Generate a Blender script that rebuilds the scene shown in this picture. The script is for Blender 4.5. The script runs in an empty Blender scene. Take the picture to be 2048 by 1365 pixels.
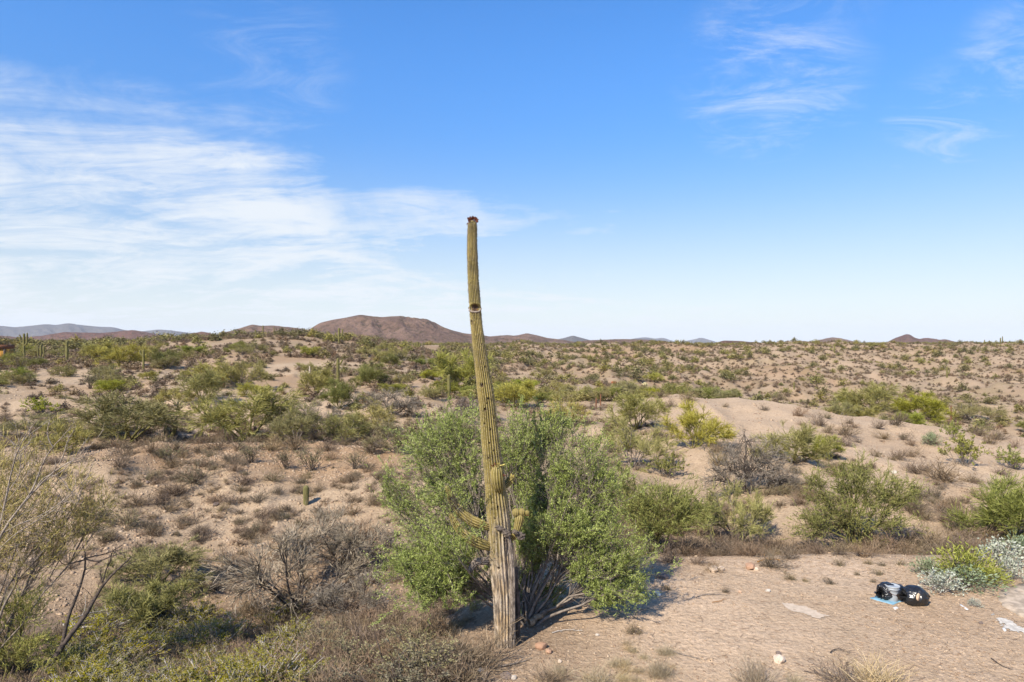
import bpy, math, random
import numpy as np
from mathutils import Vector

# ------------------------------------------------------------------ camera, sky, sun, exposure
scene = bpy.context.scene
COL = scene.collection
CAM_H, FPX, HY = 6.4, 1365.0, 684.0          # camera height, focal length and horizon row (2048-px picture)

cam_d = bpy.data.cameras.new('camera')
cam_d.sensor_width = 36.0
cam_d.lens = 36.0 * FPX / 2048.0
cam_d.shift_y = -(682.5 - HY) / 2048.0
cam_d.clip_start = 0.1
cam_d.clip_end = 60000
cam = bpy.data.objects.new('camera', cam_d)
COL.objects.link(cam)
cam.location = (0, 0, CAM_H)
cam.rotation_euler = (math.pi / 2, 0, 0)
scene.camera = cam

SUN_EL = math.radians(43)
SUN_DIR = Vector((-0.58 * math.cos(SUN_EL) / 1.0045, -0.82 * math.cos(SUN_EL) / 1.0045, math.sin(SUN_EL))).normalized()
SKY_STRENGTH, SUN_STRENGTH, EXPOSURE = 0.108, 4.9, 0.72

sun_d = bpy.data.lights.new('sun', 'SUN')
sun_d.energy = SUN_STRENGTH
sun_d.angle = math.radians(0.53)
sun_d.color = (1.0, 0.925, 0.80)
sun = bpy.data.objects.new('sun', sun_d)
COL.objects.link(sun)
sun.rotation_euler = (-SUN_DIR).to_track_quat('-Z', 'Y').to_euler()
sun.location = (-30, -40, 60)

scene.view_settings.view_transform = 'Standard'
scene.view_settings.look = 'None'
scene.view_settings.gamma = 1.0
scene.view_settings.use_curve_mapping = False
scene.view_settings.exposure = EXPOSURE
scene.cycles.use_denoising = True
scene.cycles.denoiser = 'OPENIMAGEDENOISE'
scene.cycles.denoising_input_passes = 'RGB_ALBEDO_NORMAL'
scene.cycles.denoising_prefilter = 'ACCURATE'
scene.cycles.max_bounces = 6
scene.cycles.diffuse_bounces = 3
scene.cycles.glossy_bounces = 2
scene.cycles.transmission_bounces = 3
scene.cycles.volume_bounces = 1
scene.cycles.transparent_max_bounces = 4


class NT:
    """small helper to write node trees"""
    def __init__(self, tree):
        self.t = tree
        tree.nodes.clear()

    def n(self, typ, inputs=None, **props):
        nd = self.t.nodes.new(typ)
        for k, v in props.items():
            setattr(nd, k, v)
        for k, v in (inputs or {}).items():
            s = nd.inputs[k]
            if isinstance(v, bpy.types.NodeSocket):
                self.t.links.new(v, s)
            else:
                s.default_value = v
        return nd

    def math(self, op, a, b=0.0, c=0.0, clamp=False):
        nd = self.n('ShaderNodeMath', {0: a, 1: b, 2: c}, operation=op)
        nd.use_clamp = clamp
        return nd.outputs[0]

    def maprange(self, v, a, b, c=0.0, d=1.0, smooth=True):
        nd = self.n('ShaderNodeMapRange', {'Value': v, 'From Min': a, 'From Max': b, 'To Min': c, 'To Max': d})
        nd.interpolation_type = 'SMOOTHSTEP' if smooth else 'LINEAR'
        return nd.outputs[0]

    def mix(self, f, a, b, blend='MIX'):
        nd = self.n('ShaderNodeMix', data_type='RGBA', blend_type=blend)
        for i, v in ((0, f), (6, a), (7, b)):
            s = nd.inputs[i]
            if isinstance(v, bpy.types.NodeSocket):
                self.t.links.new(v, s)
            else:
                s.default_value = v if i == 0 else (v[0], v[1], v[2], 1.0)
        return nd.outputs[2]

    def noise(self, vec, scale, detail=4, rough=0.55, dist=0.0, lac=2.0):
        nd = self.n('ShaderNodeTexNoise', {'Scale': scale, 'Detail': detail, 'Roughness': rough,
                                           'Distortion': dist, 'Lacunarity': lac})
        if vec is not None:
            self.t.links.new(vec, nd.inputs['Vector'])
        return nd.outputs[0]


world = bpy.data.worlds.new('World')
scene.world = world
world.use_nodes = True
w = NT(world.node_tree)
sky = w.n('ShaderNodeTexSky', sky_type='NISHITA')
sky.sun_disc = False
sky.sun_elevation = SUN_EL
sky.sun_rotation = math.atan2(SUN_DIR.x, SUN_DIR.y)
sky.altitude = 700
sky.air_density = 1.0
sky.dust_density = 0.6
sky.ozone_density = 2.2
tc = w.n('ShaderNodeTexCoord').outputs['Generated']
sep = w.n('ShaderNodeSeparateXYZ', {0: tc})
dx, dy, dz = sep.outputs
hsv = w.n('ShaderNodeHueSaturation', {'Saturation': 1.32, 'Value': w.maprange(dz, 0.0, 0.45, 0.64, 1.42), 'Hue': 0.506, 'Color': sky.outputs[0]})
zz = w.math('ADD', w.math('MAXIMUM', dz, 0.0), 0.16)
pv = w.n('ShaderNodeCombineXYZ', {0: w.math('DIVIDE', dx, zz), 1: w.math('DIVIDE', dy, zz), 2: 0.0}).outputs[0]
# streaky cirrus: coordinates on the cloud deck, turned and stretched along the wind
rot = w.n('ShaderNodeMapping', {'Vector': pv, 'Rotation': (0, 0, math.radians(-28)), 'Scale': (0.75, 1.35, 1.0)}).outputs[0]
wv = w.noise(tc, 3.0, 4, 0.6)
nA = w.noise(rot, 0.9, 9, 0.62, 0.9)
nB = w.noise(rot, 3.4, 10, 0.72, 1.3)
nC = w.noise(tc, 2.4, 6, 0.6, 0.4)
# the veil of cloud that fills the low sky on one side, ragged along its upper edge
bank = w.math('SUBTRACT', w.math('SUBTRACT', w.math('MULTIPLY', dy, 0.20), w.math('MULTIPLY', dx, 0.27)), dz)
bank = w.math('ADD', bank, w.math('MULTIPLY', w.math('SUBTRACT', nA, 0.5), 0.34))
bank = w.math('ADD', bank, w.math('MULTIPLY', w.math('SUBTRACT', nC, 0.5), 0.52))
bank = w.math('ADD', bank, w.math('MULTIPLY', w.math('SUBTRACT', nB, 0.5), 0.10))
bank = w.maprange(bank, -0.05, 0.15)
bank = w.math('MULTIPLY', bank, w.maprange(w.math('ADD', w.math('MULTIPLY', nA, 0.6), w.math('MULTIPLY', nB, 0.4)), 0.36, 0.58, 0.34, 1.0))


def blob(u, v, inner, outer):
    d = Vector((u, 1.0, v)).normalized()
    dot = w.n('ShaderNodeVectorMath', {0: tc, 1: d}, operation='DOT_PRODUCT').outputs['Value']
    return w.maprange(dot, math.cos(math.radians(outer)), math.cos(math.radians(inner)))


wisps = None
for (px, py, ri, ro, k) in ((1540, 150, 1, 8.0, 0.85), (1900, 250, 0.5, 5.0, 0.75), (2060, 110, 0.5, 5.0, 0.8),
                            (1600, 30, 1, 6, 0.6), (540, 130, 0.5, 7, 0.45), (1080, 560, 0.5, 6, 0.5), (1780, 390, 0.5, 6, 0.35)):
    b = w.math('MULTIPLY', blob((px - 1024) / FPX, (HY - py) / FPX, ri, ro), k)
    wisps = b if wisps is None else w.math('MAXIMUM', wisps, b)
wisp = w.math('MULTIPLY', wisps, w.maprange(nB, 0.40, 0.85, 0.0, 0.75))
thin = w.math('MULTIPLY', w.maprange(nB, 0.52, 0.85), w.maprange(nC, 0.5, 0.75, 0.0, 0.2))
mask = w.math('MAXIMUM', w.math('MAXIMUM', w.math('MULTIPLY', bank, 0.93), wisp), thin)
low = w.maprange(dz, 0.0, 0.36, 0.86, 0.0)                      # pale air low over the horizon
mask = w.math('MAXIMUM', mask, w.math('MULTIPLY', low, low))
bg1 = w.n('ShaderNodeBackground', {'Color': hsv.outputs[0], 'Strength': SKY_STRENGTH})
bg2 = w.n('ShaderNodeBackground', {'Color': (0.90, 0.95, 1.0, 1), 'Strength': 0.60})
mx = w.n('ShaderNodeMixShader', {0: mask, 1: bg1.outputs[0], 2: bg2.outputs[0]})
w.n('ShaderNodeOutputWorld', {0: mx.outputs[0]})

# ------------------------------------------------------------------ numpy noise and terrain
RS = np.random.RandomState


def _hash(ix, iy, seed):
    h = (ix.astype(np.int64) * 374761393 + iy.astype(np.int64) * 668265263 + seed * 1442695041) & 0xFFFFFFFF
    h = ((h ^ (h >> 13)) * 1274126177) & 0xFFFFFFFF
    h = h ^ (h >> 16)
    return (h & 0xFFFFFF) / float(0xFFFFFF)


def vnoise(x, y, seed=0):
    ix, iy = np.floor(x), np.floor(y)
    fx, fy = x - ix, y - iy
    fx = fx * fx * fx * (fx * (fx * 6 - 15) + 10)
    fy = fy * fy * fy * (fy * (fy * 6 - 15) + 10)
    a, b = _hash(ix, iy, seed), _hash(ix + 1, iy, seed)
    c, d = _hash(ix, iy + 1, seed), _hash(ix + 1, iy + 1, seed)
    return (a + (b - a) * fx) * (1 - fy) + (c + (d - c) * fx) * fy


def fbm(x, y, seed=0, octv=4, gain=0.5):
    s, a, t = 0.0, 1.0, 0.0
    for o in range(octv):
        c, n = math.cos(o * 0.9), math.sin(o * 0.9)
        s = s + a * vnoise((x * c - y * n) * 2 ** o, (x * n + y * c) * 2 ** o, seed + o * 17)
        t += a
        a *= gain
    return s / t - 0.5


def ridged(x, y, seed=0, octv=3):
    s, a, t = 0.0, 1.0, 0.0
    for o in range(octv):
        c, n = math.cos(o * 1.1), math.sin(o * 1.1)
        v = vnoise((x * c - y * n) * 2 ** o, (x * n + y * c) * 2 ** o, seed + o * 31)
        s = s + a * (1 - np.abs(2 * v - 1))
        t += a
        a *= 0.5
    return s / t - 0.55


def sst(a, b, x):
    t = np.clip((x - a) / (b - a), 0, 1)
    return t * t * (3 - 2 * t)


# profiles of the land along sight lines: (distance, height) with heights written through Z(row)
def R(D, row):
    return (D, CAM_H - (row - HY) * D / FPX)


PLAIN = [(800, 1.6), (2600, -5.5), (30000, -60.0)]
PROFILE = {
    -400: [(10, -.5), (14, -1.0), (22, -2.6), (36, -.6), (46, -.3), (60, 1.0), (90, 2.2), (150, 4.2), (220, 5.2)] + PLAIN,
    0: [(10, -.4), (13, -.7), (17, -1.6), (22, -2.4), R(34, 930), R(42, 890), (47, -.3), R(60, 800), R(80, 760), R(110, 727), (150, 3.6), R(210, 690)] + PLAIN,
    200: [(10, -.3), (13, -.6), (17, -1.6), (22, -2.7), R(34, 940), R(43, 892), (47, -.5), R(58, 815), R(75, 772), R(105, 733), (150, 3.4), R(210, 692)] + PLAIN,
    400: [(10, -.2), (13, -.5), (17, -1.7), (22.5, -3.0), R(36, 928), R(43, 895), (47, -.6), R(56, 832), R(66, 786), (74, 1.7), R(95, 745), R(125, 705), R(160, 679), (230, 6.2)] + PLAIN,
    600: [(10, -.1), (13, -.3), (17, -1.6), (23, -3.0), R(37, 930), R(43, 897), (47, -.7), R(55, 845), R(66, 800), (74, 1.2), R(92, 752), R(125, 705), R(165, 671), (230, 6.6)] + PLAIN,
    800: [(10, 0), (14, -.1), (17, -1.0), (22, -2.0), R(34, 950), R(43, 898), (48, -.5), R(62, 802), R(80, 768), R(103, 742), R(135, 705), R(170, 688), (240, 4.5), R(400, 690)] + PLAIN,
    1000: [(10, 0), (14.4, 0), (17, -.1), (22, -.6), (30, -.7), R(42, 900), R(60, 832), R(80, 790), R(100, 768), (130, -2.0), R(190, 742), R(260, 712), R(360, 694)] + PLAIN,
    1200: [(10, 0), (15, 0), (18, 0), (22, -.5), (28, -1.0), R(38, 928), R(52, 855), R(70, 800), R(95, 763), (112, .2), (135, -4), R(175, 748), R(240, 716), R(340, 694), R(480, 692)] + PLAIN,
    1400: [(10, 0), (18, 0), (21, -.1), (24.5, -1.5), (29, -1.7), R(39, 905), R(48, 850), R(60, 791), (68, 1.2), (85, -3.0), (112, -6.2), R(150, 781), R(215, 735), R(320, 697), R(430, 692)] + PLAIN,
    1600: [(10, 0), (18, 0), (21.2, -.1), (24, -1.5), (27, -1.5), R(31, 985), R(40, 902), R(48, 852), R(55, 818), (63, .3), (80, -4.5), (105, -7.0), R(145, 796), R(215, 738), R(320, 697), R(430, 692)] + PLAIN,
    1800: [(10, 0), (18, 0), (21.4, -.1), (24, -1.5), (27, -1.5), R(33, 985), R(42, 903), R(52, 851), (60, -.8), (78, -5.5), (95, -7.5), R(122, 833), R(165, 778), R(220, 738), R(320, 698), R(420, 692)] + PLAIN,
    2048: [(10, 0), (18, 0), (21.6, -.1), (24, -1.3), (28, -2.0), R(34, 1000), R(42, 932), R(49, 888), (56, -1.8), (70, -6.2), (88, -8.2), R(105, 871), R(150, 798), R(220, 738), R(320, 699), R(410, 691)] + PLAIN,
    2450: [(10, 0), (18, 0), (23, -.2), (28, -1.6), (36, -1.6), (44, -1.5), (55, -3.2), (85, -8.0), (105, -7.4), (150, -5.8), (220, -2.0), (320, 2.6), (420, 4.2)] + PLAIN,
}
_L0, _L1, _ND, _NU = math.log(8.0), math.log(30000.0), 420, 301
_lg = np.linspace(_L0, _L1, _ND)
_cols = sorted(PROFILE)
_u = np.array([(c - 1024) / FPX for c in _cols])
_prof = np.array([np.interp(_lg, np.log([p[0] for p in PROFILE[c]]), [p[1] for p in PROFILE[c]]) for c in _cols])
_ug = np.linspace(_u[0], _u[-1], _NU)
_tab = np.array([np.interp(_ug, _u, _prof[:, j]) for j in range(_ND)]).T


def _blur(a, s, axis):
    k = np.exp(-0.5 * (np.arange(-int(3 * s), int(3 * s) + 1) / s) ** 2)
    k /= k.sum()
    r = len(k) // 2
    pad = [(0, 0), (0, 0)]
    pad[axis] = (r, r)
    b = np.pad(a, pad, mode='edge')
    return np.apply_along_axis(lambda v: np.convolve(v, k, 'valid'), axis, b)


_tab = _blur(_blur(_tab, 6.0, 0), 1.6, 1)
_mean = _tab.mean(axis=0)
_TMAX = math.radians(44)


def polar(x, y):
    th = np.arctan2(x, y)
    r = np.hypot(x, y)
    tcl = np.clip(th, -_TMAX, _TMAX)
    return th, np.tan(tcl), np.maximum(r * np.cos(tcl), 1e-3)


def height(x, y, detail=True):
    x, y = np.asarray(x, float), np.asarray(y, float)
    th, u, D = polar(x, y)
    fj = np.clip((np.log(np.maximum(D, 8.01)) - _L0) / (_L1 - _L0) * (_ND - 1), 0, _ND - 1.001)
    fi = np.clip((u - _ug[0]) / (_ug[-1] - _ug[0]) * (_NU - 1), 0, _NU - 1.001)
    i, j = fi.astype(int), fj.astype(int)
    a, b = fi - i, fj - j
    z = (_tab[i, j] * (1 - a) + _tab[i + 1, j] * a) * (1 - b) + (_tab[i, j + 1] * (1 - a) + _tab[i + 1, j + 1] * a) * b
    zm = _mean[j] * (1 - b) + _mean[j + 1] * b
    wb = sst(math.radians(50), math.radians(110), np.abs(th))
    z = z * (1 - wb) + zm * wb
    px = 1024 + u * FPX
    # gullies and spurs
    far = sst(95, 150, D) * (1 - sst(330, 480, D))
    z = z + far * (0.22 + 0.78 * sst(880, 1080, px)) * (5.0 * ridged(x / 46 + 0.2 * y / 46, y / 70, 5) + 3.4 * ridged(x / 15, y / 24, 9) + 1.7 * ridged(x / 6, y / 9, 13, 2))
    z = z + sst(330, 480, D) * (1 - sst(1500, 3000, D)) * 3.5 * fbm(x / 160, y / 160, 3, 3)
    pad = (1 - sst(19.5, 22.5, D)) * sst(900, 1060, px)
    mid = sst(20, 30, D) * (1 - sst(85, 130, D))
    z = z + mid * (0.7 * fbm(x / 9, y / 9, 21, 3) + 0.75 * ridged(x / 4.5, y / 7.5, 23, 2))
    z = z + (1 - 0.85 * pad) * (1 - sst(60, 90, D)) * 0.34 * fbm(x / 2.6, y / 2.6, 33, 3)
    if detail:
        z = z + (1 - 0.85 * pad) * (1 - sst(45, 70, D)) * 0.11 * fbm(x / 0.55, y / 0.55, 41, 3)
    return z


def hz(x, y):
    return float(height(np.array([x]), np.array([y]))[0])


_MD = np.geomspace(10.5, 1800, 2600)


def ground_at(px, py):
    """the ground point seen at a picture position: (x, y, z)"""
    u, v = (px - 1024) / FPX, (HY - py) / FPX
    zz_ = height(u * _MD, _MD) - (CAM_H + v * _MD)
    k = np.argmax(zz_ > 0)
    if zz_[k] <= 0:
        return None
    if k == 0:
        D = _MD[0]
    else:
        t = zz_[k - 1] / (zz_[k - 1] - zz_[k])
        D = _MD[k - 1] + (_MD[k] - _MD[k - 1]) * t
    return (u * D, D, hz(u * D, D))


def at(px, py, D):
    return np.array(((px - 1024) / FPX * D, D, CAM_H + (HY - py) / FPX * D))


def seen(x, y, lift=0.3):
    """is a point a little above the ground in view of the camera"""
    z = hz(x, y) + lift
    t = np.geomspace(0.1, 0.985, 160)
    zr = CAM_H + (z - CAM_H) * t
    px, py = 1024 + x / y * FPX, HY + (CAM_H - z) / y * FPX
    return -40 < px < 2090 and py < 1420 and not np.any(height(x * t, y * t, False) > zr + 0.05)


# ------------------------------------------------------------------ materials
def material(name):
    m = bpy.data.materials.new(name)
    m.use_nodes = True
    return m, NT(m.node_tree)


def finish(t, col, rough=0.9, bump=None, bump_d=0.02, bump_s=0.5, spec=0.15, translucent=0.0, tcol=None):
    p = t.n('ShaderNodeBsdfPrincipled', {'Roughness': rough, 'Specular IOR Level': spec})
    if isinstance(col, bpy.types.NodeSocket):
        t.t.links.new(col, p.inputs['Base Color'])
    else:
        p.inputs['Base Color'].default_value = (*col, 1)
    if bump is not None:
        bn = t.n('ShaderNodeBump', {'Height': bump, 'Distance': bump_d, 'Strength': bump_s})
        t.t.links.new(bn.outputs[0], p.inputs['Normal'])
    out = p.outputs[0]
    if translucent:
        tr = t.n('ShaderNodeBsdfTranslucent')
        if isinstance(col, bpy.types.NodeSocket):
            t.t.links.new(col, tr.inputs[0])
        else:
            tr.inputs[0].default_value = (*col, 1)
        out = t.n('ShaderNodeMixShader', {0: translucent, 1: out, 2: tr.outputs[0]}).outputs[0]
    t.t.links.new(out, t.n('ShaderNodeOutputMaterial').inputs[0])
    return p


def foliage_mat(name, cols, translucent=0.25, jitter=0.45, rough=0.75):
    translucent *= 0.6
    """leaf or twig colour: varies leaf by leaf (attribute rnd) and plant by plant"""
    m, t = material(name)
    rnd = t.n('ShaderNodeAttribute', attribute_name='rnd').outputs['Fac']
    oi = t.n('ShaderNodeObjectInfo').outputs['Random']
    ramp = t.n('ShaderNodeValToRGB', {0: rnd})
    els = ramp.color_ramp.elements
    while len(els) < len(cols):
        els.new(0.5)
    for i, c in enumerate(cols):
        els[i].position = i / (len(cols) - 1)
        els[i].color = (*c, 1)
    val = t.math('ADD', 1.0 - jitter / 2, t.math('MULTIPLY', oi, jitter))
    hs = t.n('ShaderNodeHueSaturation', {'Color': ramp.outputs[0], 'Value': val,
                                         'Saturation': t.math('ADD', 0.88, t.math('MULTIPLY', oi, 0.27)),
                                         'Hue': t.math('ADD', 0.488, t.math('MULTIPLY', t.math('FRACT', t.math('MULTIPLY', oi, 7.3)), 0.024))})
    finish(t, hs.outputs[0], rough, translucent=translucent, spec=0.2)
    return m


M = {}
M['dry'] = foliage_mat('dry_twig', [(.09, .064, .04), (.195, .14, .09), (.31, .23, .15)], 0.1)
M['drygreen'] = foliage_mat('dry_olive', [(.12, .10, .05), (.21, .19, .095), (.28, .235, .14)], 0.15)
M['paloverde'] = foliage_mat('palo_verde_twig', [(.175, .160, .038), (.325, .295, .082), (.44, .40, .14)], 0.28)
M['palogreen'] = foliage_mat('palo_verde_green', [(.13, .132, .022), (.265, .272, .05), (.39, .385, .095)], 0.28)
M['palodull'] = foliage_mat('palo_verde_dull', [(.18, .158, .055), (.31, .27, .10), (.41, .36, .155)], 0.25)
M['creosote'] = foliage_mat('creosote_leaf', [(.13, .115, .012), (.225, .20, .022), (.31, .265, .05)], 0.2)
M['ironwood'] = foliage_mat('ironwood_leaf', [(.075, .09, .024), (.225, .262, .075), (.45, .49, .19)], 0.25, 0.1)
M['scrub'] = foliage_mat('scrub_leaf', [(.115, .10, .036), (.205, .18, .066), (.29, .255, .11)], 0.2, 0.6)
M['greytwig'] = foliage_mat('grey_twig', [(.125, .10, .075), (.25, .205, .155), (.36, .30, .235)], 0.1)
M['straw'] = foliage_mat('straw', [(.27, .205, .11), (.40, .315, .185), (.50, .41, .27)], 0.3)
M['silver'] = foliage_mat('silver_leaf', [(.19, .205, .145), (.33, .34, .265), (.46, .465, .38)], 0.15, 0.1)
M['sage'] = foliage_mat('sage_leaf', [(.15, .19, .09), (.25, .30, .15), (.34, .38, .22)], 0.25)
M['rust'] = foliage_mat('rust_twig', [(.22, .10, .03), (.35, .17, .05), (.42, .24, .09)], 0.15)


def bark_mat(name, a, b, scale=9.0):
    m, t = material(name)
    tc_ = t.n('ShaderNodeTexCoord').outputs['Object']
    n1 = t.noise(tc_, scale, 5, 0.65)
    finish(t, t.mix(t.maprange(n1, 0.3, 0.7), a, b), 0.92, t.noise(tc_, scale * 3, 4, 0.6), 0.03, 0.6)
    return m


M['bark'] = bark_mat('grey_bark', (.12, .095, .075), (.27, .225, .18))
M['barkdark'] = bark_mat('dark_bark', (.045, .035, .028), (.13, .10, .08))
M['barkpale'] = bark_mat('bleached_branch', (.30, .26, .22), (.50, .45, .39))
M['barkgreen'] = bark_mat('yellow_green_bark', (.11, .10, .035), (.22, .195, .065))
M['barkrim'] = bark_mat('weathered_branch', (.16, .125, .095), (.36, .30, .24))
M['log'] = bark_mat('cut_log_bark', (.30, .20, .12), (.45, .33, .21))

# ground: colour by soil zones (attributes) and grain
m, t = material('desert_soil')
M['soil'] = m
pos = t.n('ShaderNodeNewGeometry').outputs['Position']
a_red = t.n('ShaderNodeAttribute', attribute_name='red').outputs['Fac']
a_pale = t.n('ShaderNodeAttribute', attribute_name='pale').outputs['Fac']
a_plain = t.n('ShaderNodeAttribute', attribute_name='plain').outputs['Fac']
a_duff = t.n('ShaderNodeAttribute', attribute_name='duff').outputs['Fac']
nl = t.noise(pos, 0.12, 5, 0.6)
nm = t.noise(pos, 1.1, 6, 0.65)
nf = t.noise(pos, 9.0, 5, 0.7)
nx = t.noise(pos, 34.0, 3, 0.7)
c = t.mix(t.maprange(nl, 0.3, 0.7), (.335, .240, .150), (.43, .320, .212))
c = t.mix(t.math('MULTIPLY', a_red, t.maprange(nm, 0.25, 0.7, 0.45, 1.0)), c, (.335, .205, .108))
c = t.mix(t.math('MULTIPLY', a_pale, t.maprange(nm, 0.2, 0.75, 0.6, 1.0)), c, (.58, .425, .29))
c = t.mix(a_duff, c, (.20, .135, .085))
c = t.mix(a_plain, c, t.mix(t.maprange(t.noise(pos, 0.16, 4, 0.7), 0.42, 0.6), (.25, .185, .135), (.125, .115, .06)))
c = t.mix(t.maprange(nf, 0.28, 0.74, 0.0, 1.0), t.mix(1.0, c, (.72, .70, .68), 'MULTIPLY'), t.mix(1.0, c, (1.16, 1.16, 1.16), 'MULTIPLY'))
c = t.mix(t.maprange(nx, 0.62, 0.72), c, t.mix(1.0, c, (.62, .58, .56), 'MULTIPLY'))
vor = t.n('ShaderNodeTexVoronoi', {'Vector': pos, 'Scale': 16.0, 'Randomness': 1.0})
st = t.maprange(vor.outputs['Distance'], 0.22, 0.12)
sc_ = t.n('ShaderNodeSeparateColor', {0: vor.outputs['Color']}).outputs
st = t.math('MULTIPLY', st, t.maprange(sc_[0], 0.5, 0.6))
c = t.mix(st, c, t.mix(sc_[1], (.25, .17, .12), (.56, .46, .37)))
hgt = t.math('ADD', t.math('MULTIPLY', nm, 1.0), t.math('ADD', t.math('MULTIPLY', nf, 0.5), t.math('ADD', t.math('MULTIPLY', nx, 0.12), t.math('MULTIPLY', st, 0.12))))
finish(t, c, 0.95, hgt, 0.22, 0.75, 0.1)


def stone_mat(name, cols, scale=5.0):
    m, t = material(name)
    oi = t.n('ShaderNodeAttribute', attribute_name='rnd').outputs['Fac']
    tc_ = t.n('ShaderNodeTexCoord').outputs['Object']
    n = t.noise(tc_, scale, 5, 0.65)
    ramp = t.n('ShaderNodeValToRGB', {0: t.math('ADD', t.math('MULTIPLY', oi, 0.65), t.math('MULTIPLY', n, 0.4))})
    els = ramp.color_ramp.elements
    while len(els) < len(cols):
        els.new(0.5)
    for i, cc in enumerate(cols):
        els[i].position = i / (len(cols) - 1)
        els[i].color = (*cc, 1)
    finish(t, ramp.outputs[0], 0.9, n, 0.03, 0.5)
    return m


M['pebble'] = stone_mat('pebble_stone', [(.12, .078, .05), (.25, .17, .11), (.36, .26, .17), (.47, .37, .27)])
M['rocktan'] = stone_mat('tan_rock', [(.34, .25, .18), (.50, .39, .29), (.58, .47, .37)])
M['rockred'] = stone_mat('orange_rock', [(.29, .165, .10), (.39, .24, .155), (.46, .32, .22)])
M['rockdark'] = stone_mat('dark_rock', [(.09, .07, .06), (.17, .13, .11), (.24, .19, .16)])
M['rockwhite'] = stone_mat('white_rock', [(.40, .35, .29), (.50, .44, .37), (.56, .51, .44)])

# saguaro skin: pale spines on the crests, darker grooves, cork near the ground
def saguaro_mat(name, lo, hi, crestc):
    m, t = material(name)
    rib = t.n('ShaderNodeAttribute', attribute_name='rib').outputs['Fac']
    cork = t.n('ShaderNodeAttribute', attribute_name='cork').outputs['Fac']
    hole = t.n('ShaderNodeAttribute', attribute_name='hole').outputs['Fac']
    tc_ = t.n('ShaderNodeTexCoord').outputs['Object']
    na = t.noise(tc_, 2.2, 5, 0.6)
    st_ = t.n('ShaderNodeMapping', {'Vector': tc_, 'Scale': (14, 14, 3.0)}).outputs[0]
    nb = t.noise(st_, 1.0, 5, 0.65)
    sp_ = t.n('ShaderNodeMapping', {'Vector': tc_, 'Scale': (30, 30, 30.0)}).outputs[0]
    nsp = t.noise(sp_, 1.0, 3, 0.6)
    g = t.mix(t.maprange(na, 0.3, 0.7), lo, hi)
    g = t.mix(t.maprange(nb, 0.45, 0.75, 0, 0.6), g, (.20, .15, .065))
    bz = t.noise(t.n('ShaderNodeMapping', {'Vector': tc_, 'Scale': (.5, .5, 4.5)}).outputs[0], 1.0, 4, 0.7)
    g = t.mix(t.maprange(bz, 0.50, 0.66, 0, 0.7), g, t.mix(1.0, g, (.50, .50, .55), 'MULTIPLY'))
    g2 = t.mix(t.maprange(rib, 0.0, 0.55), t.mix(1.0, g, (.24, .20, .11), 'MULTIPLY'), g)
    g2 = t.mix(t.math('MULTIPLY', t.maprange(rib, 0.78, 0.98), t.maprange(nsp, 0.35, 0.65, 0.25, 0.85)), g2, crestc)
    ck = t.mix(t.maprange(nb, 0.36, 0.60), (.105, .08, .058), t.mix(t.maprange(na, 0.35, 0.65), (.42, .30, .17), (.50, .42, .33)))
    g3 = t.mix(t.math('MULTIPLY', cork, t.maprange(t.math('ADD', t.math('MULTIPLY', nb, 0.55), t.math('MULTIPLY', cork, 0.5)), 0.36, 0.62)), g2, ck)
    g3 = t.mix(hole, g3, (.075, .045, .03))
    finish(t, g3, 0.75, t.math('ADD', nb, t.math('MULTIPLY', nsp, 0.5)), 0.02, 0.5, 0.25)
    return m


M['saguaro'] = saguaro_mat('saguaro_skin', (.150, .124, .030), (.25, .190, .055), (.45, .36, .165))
M['saguarofar'] = saguaro_mat('saguaro_skin_green', (.105, .10, .028), (.16, .145, .045), (.30, .26, .12))

m, t = material('saguaro_cork')
M['cork'] = m
tc_ = t.n('ShaderNodeTexCoord').outputs['Object']
st_ = t.n('ShaderNodeMapping', {'Vector': tc_, 'Scale': (22, 22, 6.0)}).outputs[0]
nb = t.noise(st_, 1.0, 6, 0.7)
finish(t, t.mix(t.maprange(nb, 0.35, 0.65), (.085, .065, .05), (.33, .27, .215)), 0.95, nb, 0.05, 0.9)


def flat_mat(name, col, rough=0.8, spec=0.2, var=0.15, scale=6.0):
    m, t = material(name)
    tc_ = t.n('ShaderNodeTexCoord').outputs['Object']
    n = t.noise(tc_, scale, 4, 0.6)
    lo = tuple(v * (1 - var) for v in col)
    hi = tuple(min(1, v * (1 + var)) for v in col)
    finish(t, t.mix(t.maprange(n, 0.3, 0.7), lo, hi), rough, n, 0.01, 0.2, spec)
    return m


M['bag'] = flat_mat('black_plastic', (.014, .014, .015), 0.30, 0.55, 0.4)
M['bucket'] = flat_mat('grey_plastic', (.34, .36, .37), 0.45, 0.4, 0.06)
M['blue'] = flat_mat('blue_sheet', (.15, .28, .36), 0.6, 0.3, 0.2, 4)
M['card'] = flat_mat('cardboard', (.52, .38, .26), 0.9, 0.1)
M['paper'] = flat_mat('white_scrap', (.55, .54, .51), 0.8, 0.2, 0.08)
M['rustmetal'] = flat_mat('rusty_metal', (.17, .075, .04), 0.85, 0.2, 0.5, 20)
M['redmetal'] = flat_mat('rusty_red', (.33, .07, .035), 0.8, 0.2, 0.4, 12)
M['ochre'] = flat_mat('ochre_wall', (.42, .22, .05), 0.85, 0.15, 0.25, 3)
M['concrete'] = flat_mat('old_concrete', (.37, .295, .22), 0.95, 0.1, 0.3, 5)
M['plaster'] = flat_mat('white_residue', (.46, .42, .36), 0.95, 0.1, 0.25, 7)
M['ash'] = flat_mat('pale_patch', (.45, .36, .27), 0.95, 0.1, 0.12, 6)
M['fruit'] = flat_mat('red_fruit', (.13, .04, .022), 0.7, 0.2, 0.6, 40)
M['bloom'] = flat_mat('yellow_bloom', (.48, .40, .12), 0.8, 0.2, 0.3, 30)
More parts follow.
